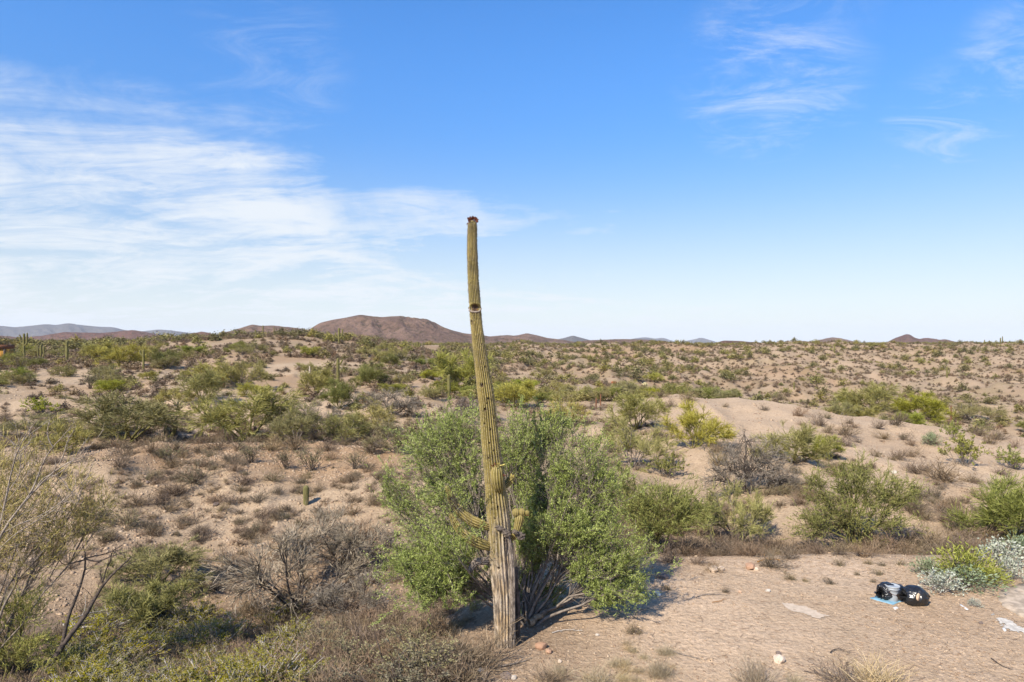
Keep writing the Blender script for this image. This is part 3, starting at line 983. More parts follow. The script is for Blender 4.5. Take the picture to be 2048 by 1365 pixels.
def ribbed(path, ribs, per, seg, depth=0.16, seed=0, dome=1.0, lump=0.04, cork=None, cavity=None, pits=()):
    """ribbed cactus column along (x,y,z,radius) points"""
    rng = RS(seed)
    Q4 = resample(path, seg)
    P, Rr = Q4[:, :3], Q4[:, 3].copy()
    s = np.concatenate([[0], np.cumsum(np.linalg.norm(np.diff(P, axis=0), axis=1))])
    Rr *= 1 + lump * 2 * fbm(s * 2.3 + seed, s * 0 + seed, seed, 3) + lump * .9 * fbm(s * 7.0, s * 0 + 3.3, seed + 1, 2)
    rt = Rr[-1] * 1.15 * dome
    e = np.clip((s - (s[-1] - rt)) / rt, 0, 1)
    Rr *= np.sqrt(np.maximum(1 - e ** 2.2, 0.0004))
    tg = norm(np.gradient(P, axis=0))
    ref = np.array([0.0, -1.0, 0.0])
    a = norm(ref - tg * (tg @ ref)[:, None])
    b = np.cross(tg, a)
    n = ribs * per
    ph = np.arange(n) / n * 2 * math.pi
    wob = 0.25 * fbm(s * 0.8, s * 0 + 1.7, seed + 5, 2)
    cc = np.abs(np.cos(ribs * 0.5 * (ph[None, :] + wob[:, None])))
    r = Rr[:, None] * (1 - depth * (1 - cc))
    r = r * (1 + 0.03 * fbm(ph[None, :] * 3 + s[:, None] * 0, s[:, None] * 3, seed + 9, 3) * 2)
    dark = np.zeros_like(r)
    phs = (ph + math.pi) % (2 * math.pi) - math.pi
    if cavity:
        (s0, wa, hv, dep) = cavity
        q = (phs[None, :] / wa) ** 2 + ((s[:, None] - s0) / hv) ** 2
        inn = np.clip(1 - q, 0, 1)
        r = r * (1 - dep * np.sqrt(inn))
        dark = np.maximum(dark, sst(0.12, 0.3, inn))
        lip = np.exp(-((np.sqrt(q) - 1.08) / 0.16) ** 2)
        r = r * (1 + 0.06 * lip)
    for (s0, p0, rad) in pits:
        q = (((phs - p0 + math.pi) % (2 * math.pi) - math.pi)[None, :] * Rr[:, None] / rad) ** 2 + ((s[:, None] - s0) / (rad * 1.15)) ** 2
        inn = np.clip(1 - q, 0, 1)
        r = r * (1 - 0.35 * np.sqrt(inn)) * (1 + 0.05 * np.exp(-((np.sqrt(q) - 1.15) / .2) ** 2))
        dark = np.maximum(dark, sst(0.15, 0.45, inn))
    V = P[:, None] + r[..., None] * (a[:, None] * np.cos(ph)[None, :, None] + b[:, None] * np.sin(ph)[None, :, None])
    i, j = np.meshgrid(np.arange(seg - 1), np.arange(n), indexing='ij')
    j2 = (j + 1) % n
    Q = np.stack([i * n + j, i * n + j2, (i + 1) * n + j2, (i + 1) * n + j], -1).reshape(-1, 4)
    ck = np.zeros_like(r) if cork is None else cork(s[:, None], phs[None, :]) * np.ones_like(r)
    return V.reshape(-1, 3), Q, {'rib': cc.ravel(), 'cork': np.clip(ck, 0, 1).ravel(), 'hole': dark.ravel()}


def column(name, pts, parent, mat='saguaro', **kw):
    V, Q, at_ = ribbed(pts, **kw)
    return link(name, quad_mesh(name, [(V, Q, 0, 0.5)], [M[mat]], at_, True), parent)


SD = 14.4
S0 = ground_at(1010, 1291)
SD = S0[1]
K_ = SD / FPX
sroot = thing('saguaro_cactus', 'very tall leaning yellow-green saguaro with a nest hole and stubby arms', 'cactus', S0)


def sp(px, py, dD=0.0, r=None):
    p = at(px, py, SD + dD) - np.array(S0)
    return (*p, r) if r is not None else p


trunk_px = [(1011, 1312, 42), (1010, 1292, 40), (1010, 1250, 42), (1008, 1200, 45), (1005, 1150, 47), (1001, 1100, 49), (999, 1060, 49), (995, 1020, 45), (991, 980, 41), (986, 930, 38),
            (982, 893, 37), (980.5, 884, 34), (977, 840, 33.5), (973, 800, 32), (966, 750, 29), (959, 700, 26.5), (954, 660, 24), (951, 632, 23), (950, 606, 22.5), (947, 575, 21.5), (946, 540, 21),
            (944, 500, 20), (944.5, 460, 18.5), (945, 441, 16)]
tp = [sp(x, y, 0, w_ * .5 * K_) for x, y, w_ in trunk_px]
sl = np.concatenate([[0], np.cumsum(np.linalg.norm(np.diff(np.array(tp)[:, :3], axis=0), axis=1))])


def s_of(py):
    return float(np.interp(-py, [-q[1] for q in trunk_px], sl))


pits = [(s_of(770), -0.35, .045), (s_of(797), .35, .028), (s_of(806), .1, .022), (s_of(818), -.3, .035), (s_of(836), .8, .03), (s_of(846), -.55, .022), (s_of(858), .2, .026), (s_of(884), -.1, .022),
        (s_of(900), .3, .02), (s_of(914), -.4, .022), (s_of(930), .1, .018), (s_of(645), -1.0, .05), (s_of(1010), .1, .025), (s_of(1032), -.3, .02), (s_of(690), .5, .02), (s_of(735), .6, .018), (s_of(1130), -.3, .03), (s_of(1075), .5, .045)]
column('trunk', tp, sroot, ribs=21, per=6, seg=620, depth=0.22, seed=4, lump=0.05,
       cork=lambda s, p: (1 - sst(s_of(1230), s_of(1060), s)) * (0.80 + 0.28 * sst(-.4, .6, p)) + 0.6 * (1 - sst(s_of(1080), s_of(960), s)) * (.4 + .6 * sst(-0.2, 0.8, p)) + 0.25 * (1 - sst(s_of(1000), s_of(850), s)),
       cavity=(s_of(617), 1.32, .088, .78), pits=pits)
# spine clusters along the rib crests
V_, Q_, A_ = ribbed(tp, ribs=21, per=6, seg=620, depth=0.22, seed=4, lump=0.05)
crest = np.nonzero((A_['rib'] > .93) & (RS(2).uniform(0, 1, len(V_)) < .55))[0]
rg = RS(6)
ctr_ = np.repeat(resample(tp, 620)[:, :3], len(V_) // 620, 0)[crest]
outw = norm(V_[crest] - ctr_)
pp = V_[crest] + outw * .006
keep_ = (np.abs(pp[:, 2] - sp(950, 617)[2]) > .11) | (outw[:, 1] > .3)
pp, outw = pp[keep_], outw[keep_]
pp, outw = np.repeat(pp, 2, 0), np.repeat(outw, 2, 0)
so_ = link('spines', quad_mesh('spines', [leaves(pp, .032, .006, 0, rg, axis=outw + rg.normal(size=outw.shape) * .9)], [M['greytwig']]), sroot)
so_['kind'] = 'stuff'
# pale rim round the nest hole
cs, crad = s_of(617), 11.6 * K_
pc = sp(950.3, 617)
ring = []
for k in range(33):
    q = 2 * math.pi * k / 32
    phx = 1.30 * math.cos(q)
    ring.append(pc + np.array([math.sin(phx) * crad * 1.0, -math.cos(phx) * crad * 1.02, .086 * math.sin(q)]))
ring = np.array([ring])
ring += RS(3).normal(size=ring.shape) * .004
low_ring = ring[:, 15:33]
rimo = link('nest_rim', quad_mesh('nest_rim', [tubes(low_ring, .022, .022, 7)], [M['barkrim']], smooth=True), sroot)
link('nest_lining', quad_mesh('nest_lining', [ribbons(branches(np.tile(pc + [0, -.02, -.06], (60, 1)), cone_dirs(60, 1.0, 1.7, RS(1)), np.full(60, .08), 3, .5, .2, RS(2), .2), .008, .004, 0, RS(2))], [M['rust']]), sroot)

# arms
def arm(label, pts, ribs=12, seed=0, seg=90, per=5, name='arm', corkf=0.12, mat='saguaro', **kw):
    return column(name, [sp(x, y, d, w_ * .5 * K_) for x, y, d, w_ in pts], sroot, mat, ribs=ribs, per=per, seg=seg, seed=seed, depth=kw.get('depth', .28), lump=.05,
                  cork=lambda s, p: corkf + 0 * s + 0 * p)


arm('', [(985, 1056, -.02, 12), (968, 1052, -.10, 17), (955, 1047, -.13, 22), (940, 1041, -.16, 21), (917, 1022, -.2, 19), (902, 996, -.2, 15), (892, 972, -.2, 10)], 12, 3)
arm('', [(990, 1097, 0, 12), (975, 1093, -.12, 16), (962, 1089, -.17, 23), (949, 1083, -.2, 22), (927, 1069, -.24, 20), (910, 1047, -.24, 16), (901, 1024, -.24, 11)], 12, 5)
arm('', [(990, 1122, 0.02, 14), (970, 1122, -.05, 15), (950, 1124, -.08, 15), (941, 1138, -.1, 12), (939, 1148, -.1, 8)], 10, 7, mat='cork')
arm('', [(1000, 985, -.10, 12), (996, 974, -.22, 22), (994, 955, -.25, 25), (993.5, 932, -.25, 22)], 12, 9)
arm('', [(1000, 978, .1, 12), (1012, 970, .16, 15), (1020, 962, .18, 16), (1026, 950, .18, 12)], 12, 11)
fk = arm('', [(1020, 1080, 0, 12), (1031, 1070, -.03, 13), (1036, 1052, -.05, 16), (1041, 1028, -.05, 22)], 12, 13, depth=.22)
for (x, y, r_, sd) in ((1032, 1025, 8, 1), (1044, 1024, 7, 2), (1054.5, 1026, 5, 3)):
    arm('', [(x, y + r_, -.07, r_ * 1.2), (x, y + r_ * .4, -.07, r_ * 2), (x, y - r_, -.07, r_ * 1.8)], 11, 20 + sd, 36, 5, 'arm_bud')


def fruit_cluster(name, px, py, dD, n, spread, mat, seed, size=.02):
    rng = RS(seed)
    c0 = sp(px, py, dD)
    for k in range(n):
        d = norm(rng.normal(size=3) + [0, 0, .6])
        s = c0 + d * spread * np.array([1, 1, .55]) * rng.uniform(.4, 1)
        L = size * rng.uniform(1.2, 2.4)
        P = np.array([[s, s + d * L * .5, s + d * L]])
        link(name, quad_mesh(name, [tubes(P, size * .35, size * .6, 5), leaves(np.tile(s + d * L, (3, 1)), size * 2, size * .9, 0, rng, axis=np.tile(d, (3, 1)))], [M[mat]]), sroot)


fruit_cluster('fruit', 945, 442, 0, 55, .10, 'fruit', 1, .024)
fruit_cluster('fruit', 990, 934, -.30, 9, .07, 'fruit', 2, .02)
fruit_cluster('bloom', 997, 933, -.27, 10, .09, 'bloom', 3, .022)
fruit_cluster('bloom', 1024, 957, .12, 12, .10, 'bloom', 4, .022)
fruit_cluster('fruit', 1004, 953, -.28, 6, .06, 'fruit', 5, .018)
fruit_cluster('fruit', 1049, 1032, -.12, 6, .06, 'fruit', 6, .018)

# split woody strip and callus beside the old wound
rng = RS(8)
strip = [sp(1016, 1072, -.17, .045), sp(1021, 1100, -.19, .062), sp(1024, 1140, -.19, .066), sp(1025, 1180, -.185, .064), sp(1025, 1225, -.17, .06), sp(1024, 1265, -.16, .066), sp(1023, 1300, -.16, .07)]
V, Q, at_ = ribbed(strip, ribs=7, per=5, seg=110, depth=.3, seed=31, lump=.12)
link('woody_strip', quad_mesh('woody_strip', [(V, Q, 0, .5)], [M['cork']], at_, True), sroot)
crack = np.array([[sp(1011, 1078, -.235), sp(1013, 1095, -.245), sp(1010, 1112, -.245), sp(1013, 1130, -.245), sp(1012, 1150, -.24), sp(1015, 1175, -.235)]])
link('wound_crack', quad_mesh('wound_crack', [tubes(crack, .022, .008, 6)], [M['barkdark']], smooth=True), sroot)
for (x, y, d, w_, h_) in ((1000, 1058, -.25, 22, 10), (1013, 1066, -.25, 18, 13), (1040, 1072, -.12, 22, 15), (1030, 1064, -.2, 14, 10)):
    me = ico(3, x, .06)
    for v in me.vertices:
        v.co = v.co * (1 + .25 * math.sin(9 * v.co.x + 5 * v.co.z) * math.sin(11 * v.co.z + 3 * v.co.x))
    me.materials.append(M['cork'])
    o = link('callus', me, sroot, sp(x, y, d))
    o.scale = (w_ * .5 * K_, .07, h_ * .5 * K_)
    o.rotation_euler = (0, .4, 0)
dead = [sp(1034, 1290, .06, .05), sp(1036, 1240, .09, .07), sp(1034, 1190, .12, .06), sp(1030, 1140, .14, .045)]
V, Q, at_ = ribbed(dead, ribs=6, per=4, seg=60, depth=.3, seed=35, lump=.15)
link('dead_rib', quad_mesh('dead_rib', [(V, Q, 0, .5)], [M['barkdark']], at_, True), sroot)

# ------------------------------------------------------------------ the ironwood behind the saguaro
tb = ground_at(1046, 1244)
LB = []
for (px, py, D, rx, ry, rd, wt) in (
        (870, 890, 17.0, 62, 52, .8, 1.2), (925, 850, 17.2, 45, 38, .7, .6), (1085, 885, 16.8, 70, 48, .8, 1.1), (1110, 858, 16.9, 32, 24, .5, .35), (1175, 935, 16.6, 55, 42, .7, .9),
        (845, 965, 16.6, 58, 50, .8, 1.0), (788, 1005, 16.4, 34, 16, .4, .32), (930, 945, 17.0, 55, 62, .7, 1.0), (1045, 955, 17.1, 52, 62, .7, .9), (1130, 1000, 16.5, 72, 50, .8, 1.1),
        (1225, 1085, 16.3, 62, 48, .8, 1.1), (1150, 1090, 16.0, 62, 46, .7, .9), (860, 1095, 16.0, 70, 45, .7, 1.2), (905, 1030, 16.3, 45, 45, .6, .8), (815, 1150, 15.6, 48, 32, .5, .65),
        (1268, 1150, 15.9, 42, 34, .5, .6), (1200, 1150, 15.8, 52, 32, .5, .55), (880, 1160, 15.6, 48, 32, .5, .6), (1208, 1010, 16.4, 40, 40, .6, .5), (918, 1115, 15.5, 34, 36, .4, .4), (1065, 1040, 16.6, 40, 45, .5, .7), (1095, 1110, 16.4, 45, 40, .5, .6), (1050, 1150, 16.6, 40, 30, .4, .35), (958, 1010, 16.8, 30, 60, .5, .6), (890, 985, 14.0, 22, 26, .2, .13), (905, 1085, 13.9, 26, 22, .2, .14), (880, 1120, 15.0, 55, 45, .5, .8), (1020, 900, 17.2, 50, 60, .6, .7), (855, 1185, 15.2, 60, 26, .4, .6), (1225, 1185, 15.6, 55, 24, .4, .5), (955, 1165, 16.2, 34, 34, .4, .4), (1090, 1175, 16.6, 60, 26, .4, .45), (1095, 955, 16.3, 45, 50, .5, .8), (1120, 1050, 15.7, 50, 45, .5, .8), (1070, 1100, 15.9, 34, 40, .4, .5)):
    LB.append((at(px, py, D) - np.array(tb), (1.22 * rx * D / FPX, rd * 1.15, 1.22 * ry * D / FPX), wt))
rg = RS(15)
SB = []
for (c_, rad, wt) in LB:
    for q in range(5):
        d_ = norm(rg.normal(size=3))
        SB.append((np.asarray(c_) + d_ * np.asarray(rad) * .72, np.asarray(rad) * rg.uniform(.34, .58) * [1, 1, 1.15], wt * .2))
wood, fol = lobed_tree(12, (0, 0, -.1), SB, .042, 115, leaf=(.06, .015), sub=5, leafn=7, up=1.0, limbs_per=1, mains=LB)
# leafy sprays that stand out of the crown and break its outline
rg = RS(19)
sprS, sprD = [], []
for (c_, rad, wt) in LB:
    for q in range(int(9 * max(wt, .3))):
        d_ = norm(rg.normal(size=3) + [0, -.2, .8])
        sprS.append(np.asarray(c_) + d_ * np.asarray(rad) * .55)
        sprD.append(d_)
spr = branches(np.array(sprS), np.array(sprD), rg.uniform(.45, 1.0, len(sprS)), 6, .5, .5, rg, .06)
spr2 = children(spr, 6, .15, .95, .45, .38, 4, .4, .5, rg, .06)
wood += [tubes(spr, .008, .003, 3), ribbons(spr2, .006, .004, 0, rg)]
for br, n_l in ((spr, 26), (spr2, 14)):
    p_, ax_ = along(br, n_l, rg, .1, 1.0, .018)
    tone_ = np.repeat(rg.uniform(.1, .6, len(br)), n_l)
    fol.append(leaves(p_, .06, .016, 0, rg, axis=ax_, rnd=np.clip(tone_ + rg.uniform(0, .4, len(p_)), 0, 1)))
# tall bare leaders inside the crown
rng = RS(5)
lead = []
for k in range(18):
    e = at(rng.uniform(860, 1230), rng.uniform(900, 1120), rng.uniform(15.6, 16.8)) - np.array(tb)
    s = rng.normal(size=3) * [.25, .2, 0]
    tt = np.linspace(0, 1, 7)[:, None]
    md = (s + e) / 2 + rng.normal(size=3) * .15 + [0, 0, .15]
    lead.append(s * (1 - tt) ** 2 + 2 * md * tt * (1 - tt) + e * tt ** 2)
wood.append(tubes(np.array(lead), rng.uniform(.012, .026, 18), .006, 5))
tree = two_part('ironwood_tree', 'big leafy grey-green ironwood tree with many thin trunks growing behind the tall saguaro', 'tree', wood, fol, M['bark'], M['ironwood'], tb)

# ------------------------------------------------------------------ plant prototypes (shared mesh data)
PROTO = {}


def extent(parts):
    V = np.concatenate([p[0] for p in parts])
    return (np.percentile(V[:, 0], 97.5) - np.percentile(V[:, 0], 2.5) + np.percentile(V[:, 1], 97.5) - np.percentile(V[:, 1], 2.5)) / 2, np.percentile(V[:, 2], 98)


def proto1(kind, name, variants, mats):
    PROTO[kind] = [((quad_mesh(name, p, [M[m_] for m_ in mats]),), (name,), *extent(p)) for p in variants]


def proto2(kind, variants, mw, mf, names=('stems', 'foliage')):
    PROTO[kind] = [((quad_mesh(names[0], w_, [M[mw]]), quad_mesh(names[1], f_, [M[mf]])), names, *extent(f_)) for w_, f_ in variants]


proto1('bursage', 'bursage_shrub', [gen_bursage(s, 1.0, .5, 64) for s in range(6)], ['dry'])
proto1('bursage_olive', 'bursage_shrub', [gen_bursage(20 + s, 1.0, .55, 60, leafy=.7) for s in range(4)], ['dry', 'drygreen'])
proto1('rust', 'dry_shrub', [gen_bursage(44, .9, .55, 80, w0=.012)], ['rust'])
proto2('creosote', [gen_creosote(s, 1.5, 20, 4) for s in range(4)], 'barkdark', 'drygreen')
proto2('creosote_lush', [gen_creosote(10 + s, 1.4, 26, 7, .8, .05) for s in range(3)], 'barkpale', 'creosote')
proto2('greenbush', [gen_creosote(30 + s, 1.2, 24, 6, .95, .07) for s in range(3)], 'bark', 'palogreen')
proto2('paloverde', [gen_paloverde(s, 4.5, 3.0, 8, 8) for s in range(4)], 'barkgreen', 'paloverde', ('trunk', 'crown'))
proto2('palogreen', [gen_paloverde(50 + s, 4.5, 3.2, 9, 9, w0=.019, tw_len=.6) for s in range(2)], 'barkgreen', 'palogreen', ('trunk', 'crown'))
proto2('palodull', [gen_paloverde(60 + s, 4.5, 2.8, 8, 7, w0=.017) for s in range(3)], 'bark', 'palodull', ('trunk', 'crown'))
proto2('mesquite', [gen_paloverde(70 + s, 4.5, 2.8, 7, 6, w0=.013, up=.05, low=1.15) for s in range(3)], 'barkdark', 'greytwig', ('trunk', 'crown'))
proto1('grass', 'grass_tuft', [gen_grass(s) for s in range(3)], ['straw'])
proto2('brittle', [gen_mound(s, .9, .45) for s in range(3)], 'barkpale', 'silver')
proto2('sage', [gen_mound(10 + s, 1.0, .5, 1000, (.07, .03)) for s in range(2)], 'bark', 'sage')
proto2('greentuft', [gen_mound(20, 1.2, .6, 1800, (.10, .022))], 'bark', 'palogreen')
proto1('far', 'scrub_bush', [gen_far_bush(s) for s in range(5)], ['scrub', 'dry'])
proto1('fardry', 'scrub_bush', [gen_far_bush(10 + s, 280, 1.0, .6) for s in range(4)], ['dry', 'dry'])
PICK = random.Random(11)
CATS = {'bursage': ('bursage_shrub', 'shrub'), 'bursage_olive': ('olive_shrub', 'shrub'), 'rust': ('dry_shrub', 'shrub'), 'creosote': ('creosote_bush', 'bush'),
        'creosote_lush': ('creosote_bush', 'bush'), 'greenbush': ('green_bush', 'bush'), 'paloverde': ('palo_verde_tree', 'tree'), 'palogreen': ('palo_verde_tree', 'tree'),
        'palodull': ('palo_verde_tree', 'tree'), 'mesquite': ('mesquite_tree', 'tree'), 'grass': ('grass_tuft', 'grass'), 'brittle': ('brittlebush', 'shrub'),
        'sage': ('sage_shrub', 'shrub'), 'greentuft': ('green_shrub', 'shrub'), 'far': ('scrub_bush', 'bush'), 'fardry': ('dry_scrub_bush', 'bush')}


def put(kind, loc, w_m, h_m, label, group=None, sink=0.0):
    meshes, names, W, H = PICK.choice(PROTO[kind])
    nm, cat = CATS[kind]
    sx, sz = w_m / W, h_m / H
    loc = (loc[0], loc[1], loc[2] - sink)
    rz = PICK.uniform(0, 2 * math.pi)
    if len(meshes) == 1:
        return tag(link(nm, meshes[0], None, loc, rz, (sx, sx * PICK.uniform(.75, 1.25), sz)), label, cat, group)
    sy = sx * PICK.uniform(.8, 1.2)
    o = thing(nm, label, cat, loc, rz, group, (sx, sy, sz))
    for me, n_ in zip(meshes, names):
        link(n_, me, o)
    return o


def plant(kind, px, py, wpx, hpx, label, group=None):
    g = ground_at(px, py)
    if g is None:
        return None
    k = g[1] / FPX
    if group:
        nb_ = beside(g[0], g[1])
        if nb_:
            label = ' '.join(label.split(' on the ')[0].split(' lining ')[0].split()) + ' ' + nb_
    return put(kind, g, wpx * k, hpx * k, label, group, 0.02)


LANDMARKS = []
for ph_, px_, py_ in (('young barrel-thick saguaro', 612, 1008), ('grey forked mesquite', 592, 1222), ('wispy grey mesquite', 700, 1150), ('low bright green palo verde', 310, 1172), ('dark leaning dead trunk', 110, 1330),
                      ('foot of the tall saguaro', 1000, 1300), ('yellow-stemmed broken palo verde', 285, 1262), ('half-dead palo verde', 20, 1290), ('drooping ironwood crown', 860, 1190), ('bare twisted grey mesquite', 1492, 985),
                      ('dense palo verde on the ridge edge', 1390, 896), ('spiky upright green bush', 1928, 930), ('tan ledge rock', 1612, 908), ('large dark green palo verde', 1715, 1098), ('rounded pale boulder', 1788, 948),
                      ('pair of rusty posts', 1196, 816), ('thick plain saguaro column', 134, 730), ('forked slim saguaro', 287, 740), ('plain saguaro by a bright palo verde', 676, 777), ('rusty dead cactus stump', 447, 776),
                      ('slim green young saguaro', 898, 798), ('pale bleached post', 619, 752), ('stubby grey young saguaro', 333, 884), ('broad pale palo verde on the terrace', 490, 884), ('bright green dense palo verde', 1300, 1108),
                      ('orange-tan boulder', 1500, 1138), ('grey bucket and black bags', 1790, 1200), ('silver brittlebush', 2000, 1132), ('rust-orange dry bush', 742, 800), ('red drum', 1228, 769), ('scrap boards', 1092, 763),
                      ('orange-brown thin post', 1902, 843), ('pale yellow cholla', 1290, 779), ('yellowish far-spur saguaro', 1894, 755), ('short far-hillside saguaro', 1588, 778), ('flat white stone', 385, 1165), ('round palo verde above the bank', 405, 806),
                      ('long fallen grey branch', 1000, 1336), ('thick bleached fallen branch', 190, 1287), ('lone saguaro high on the far hillside', 1669, 706)):
    g_ = ground_at(px_, py_)
    if g_:
        LANDMARKS.append((ph_, g_[0], g_[1]))


def beside(x, y, far=.16):
    d_, ph_ = min((math.hypot(x - a, (y - b) * .7), p) for p, a, b in LANDMARKS)
    return ('near the ' + ph_) if d_ < far * y else None


# trees and large bushes one by one: base column, base row, width and height in picture units
for row in (
    ('paloverde', 262, 884, 165, 92, 'wide yellow-green palo verde with a stubby young saguaro at its foot'),
    ('paloverde', 490, 884, 165, 98, 'broad pale yellow-green palo verde at the back of the gravel terrace'),
    ('palodull', 590, 886, 90, 78, 'dull olive palo verde crowded against a broad pale one on the terrace'),
    ('palodull', 690, 884, 95, 60, 'low dull palo verde at the back of the terrace next to the ironwood'),
    ('paloverde', 405, 806, 100, 62, 'round palo verde with dark shade beneath, above the pale bank'),
    ('palodull', 430, 772, 90, 50, 'grey-green palo verde beside the rusty dead cactus stump'),
    ('palodull', 482, 776, 75, 52, 'spreading dull palo verde just past the rusty dead cactus stump'),
    ('paloverde', 634, 790, 72, 50, 'bright rounded palo verde beside the plain saguaro column'),
    ('palogreen', 678, 818, 62, 56, 'darker green palo verde below the plain saguaro column'),
    ('palogreen', 743, 774, 62, 44, 'small bright green palo verde below the bare brown hillside'),
    ('paloverde', 925, 784, 92, 78, 'tall olive palo verde behind the tall saguaro, beside a slim young one'),
    ('paloverde', 1030, 815, 92, 50, 'low palo verde with black shade, past the top of the ironwood'),
    ('palodull', 1130, 850, 85, 48, 'greyish palo verde behind the bright top of the ironwood'),
    ('paloverde', 1275, 858, 100, 70, 'round palo verde beside the two rusty posts'),
    ('paloverde', 1390, 896, 130, 84, 'dense palo verde at the edge of the pale bare ridge'),
    ('palodull', 1268, 935, 115, 92, 'sparse yellowish palo verde on the slope behind the ironwood'),
    ('greenbush', 1335, 955, 66, 50, 'fresh green bush below the sparse yellowish palo verde'),
    ('palodull', 1475, 1088, 115, 110, 'thin olive palo verde between the bright green one and the gully'),
    ('paloverde', 1590, 925, 115, 74, 'light yellow-green palo verde behind the bare grey mesquite'),
    ('palogreen', 1650, 918, 60, 46, 'compact green palo verde on the ridge slope beside a tan boulder'),
    ('paloverde', 1738, 826, 100, 56, 'pale green palo verde in the hollow behind the ridge'),
    ('palogreen', 1848, 838, 95, 48, 'dark green palo verde pair beyond the ridge crest'),
    ('palodull', 1945, 842, 90, 40, 'wide dull palo verde down in the far hollow'),
    ('greenbush', 1928, 930, 76, 58, 'spiky upright green bush alone on the pale ridge flank'),
    ('greenbush', 1908, 880, 48, 36, 'small spiky green bush behind the upright green one on the ridge'),
    ('greenbush', 1960, 870, 40, 26, 'low bright green bush at the rim of the ridge'),
    ('greenbush', 2030, 938, 60, 42, 'green bush on the ridge flank beside the picture-side gully'),
    ('palogreen', 2040, 1092, 170, 130, 'big dark green palo verde past the silver brittlebush'),
    ('paloverde', 310, 1172, 165, 75, 'low bright green palo verde sprawling on the stony slope'),
    ('paloverde', 285, 1262, 115, 92, 'yellow-stemmed broken palo verde bush in the gully'),
    ('mesquite', 592, 1222, 210, 165, 'grey leafless mesquite with a dark forked trunk in the gully'),
    ('mesquite', 700, 1150, 150, 125, 'wispy grey mesquite on the slope beside the ironwood'),
    ('mesquite', 690, 1240, 150, 80, 'low tangled mesquite under the wispy grey one'),
    ('palodull', 60, 870, 130, 40, 'hazy olive palo verde behind the bleached bare branches'),
    ('palodull', 135, 905, 100, 62, 'small olive palo verde behind the tips of the bleached branches'),
    ('greenbush', 85, 830, 62, 34, 'grey-green bush on the pale bank above the olive palo verde'),
    ('creosote', 180, 778, 40, 34, 'dark leggy creosote bush standing on the tan bank'),
    ('creosote', 38, 742, 34, 34, 'vase-shaped thin bush on the bank near the ochre shed'),
    ('paloverde', 240, 735, 90, 44, 'soft green palo verde beside the forked saguaro'),
    ('palogreen', 325, 738, 60, 38, 'dark green palo verde below the forked saguaro'),
    ('paloverde', 195, 722, 70, 34, 'green palo verde between two saguaro columns'),
    ('mesquite', 950, 838, 110, 40, 'grey dry mesquite on the sandy flat behind the ironwood'),
    ('mesquite', 780, 830, 110, 48, 'grey twiggy mesquite on the pale bank behind the ironwood'),
    ('mesquite', 640, 868, 80, 58, 'bare grey mesquite between palo verdes behind the terrace'),
    ('palodull', 745, 870, 90, 60, 'thin olive palo verde beside the ironwood crown behind the terrace'),
    ('palodull', 790, 905, 90, 62, 'grey-olive palo verde tight behind the ironwood crown'),
):
    plant(row[0], row[1], row[2], row[3], row[4], row[5])

# the green palo verde beside the ironwood and the dark one at the edge of the pad
def lobed(name, label, cat, base_px, lobes, seed, r, twp, mats, **kw):
    b = ground_at(*base_px)
    L = [(at(px, py, b[1] + d) - np.array(b), (rx * b[1] / FPX, rd, ry * b[1] / FPX), wt) for (px, py, d, rx, ry, rd, wt) in lobes]
    w_, f_ = lobed_tree(seed, (0, 0, -.12), L, r, twp, **kw)
    return two_part(name, label, cat, w_, f_, M[mats[0]], M[mats[1]], b)


lobed('palo_verde_tree', 'bright green dense palo verde touching the ironwood, dry stems below', 'tree', (1300, 1108),
      [(1330, 1005, .2, 70, 42, .9, 1.3), (1270, 1010, .3, 45, 40, .7, .8), (1385, 1025, .0, 42, 38, .7, .7), (1320, 1050, -.3, 70, 30, .7, .9), (1250, 960, .5, 30, 30, .5, .4)],
      71, .05, 120, ('barkgreen', 'palogreen'), ribbon=.016, up=.55, sub=5)
lobed('palo_verde_tree', 'large dark green palo verde with yellow limbs at the edge of the bare pad', 'tree', (1715, 1098),
      [(1690, 955, .6, 60, 34, .9, .8), (1640, 985, .2, 38, 45, .7, .7), (1745, 985, .4, 60, 45, .8, 1.0), (1800, 985, .3, 45, 36, .7, .7), (1690, 1030, -.2, 65, 40, .9, 1.1),
       (1775, 1040, 0, 55, 35, .8, .7), (1620, 1050, -.2, 42, 36, .7, .6), (1715, 930, .8, 28, 22, .4, .3)],
      73, .07, 80, ('barkgreen', 'palogreen'), ribbon=.018, up=.55, sub=5)
# dry twigs hanging at the feet of the green tree
lobed('mesquite_tree', 'bare grey mesquite with a twisted dark trunk on the slope', 'tree', (1492, 985),
      [(1455, 930, 0, 40, 45, .9, .8), (1500, 905, .3, 50, 50, .9, 1.0), (1545, 930, .2, 45, 45, .9, .9), (1425, 962, -.2, 28, 25, .5, .5), (1575, 965, 0, 40, 35, .7, .6), (1495, 945, -.3, 60, 30, .7, .7)],
      77, .09, 75, ('barkdark', 'greytwig'), ribbon=.012, up=.15, sub=5)

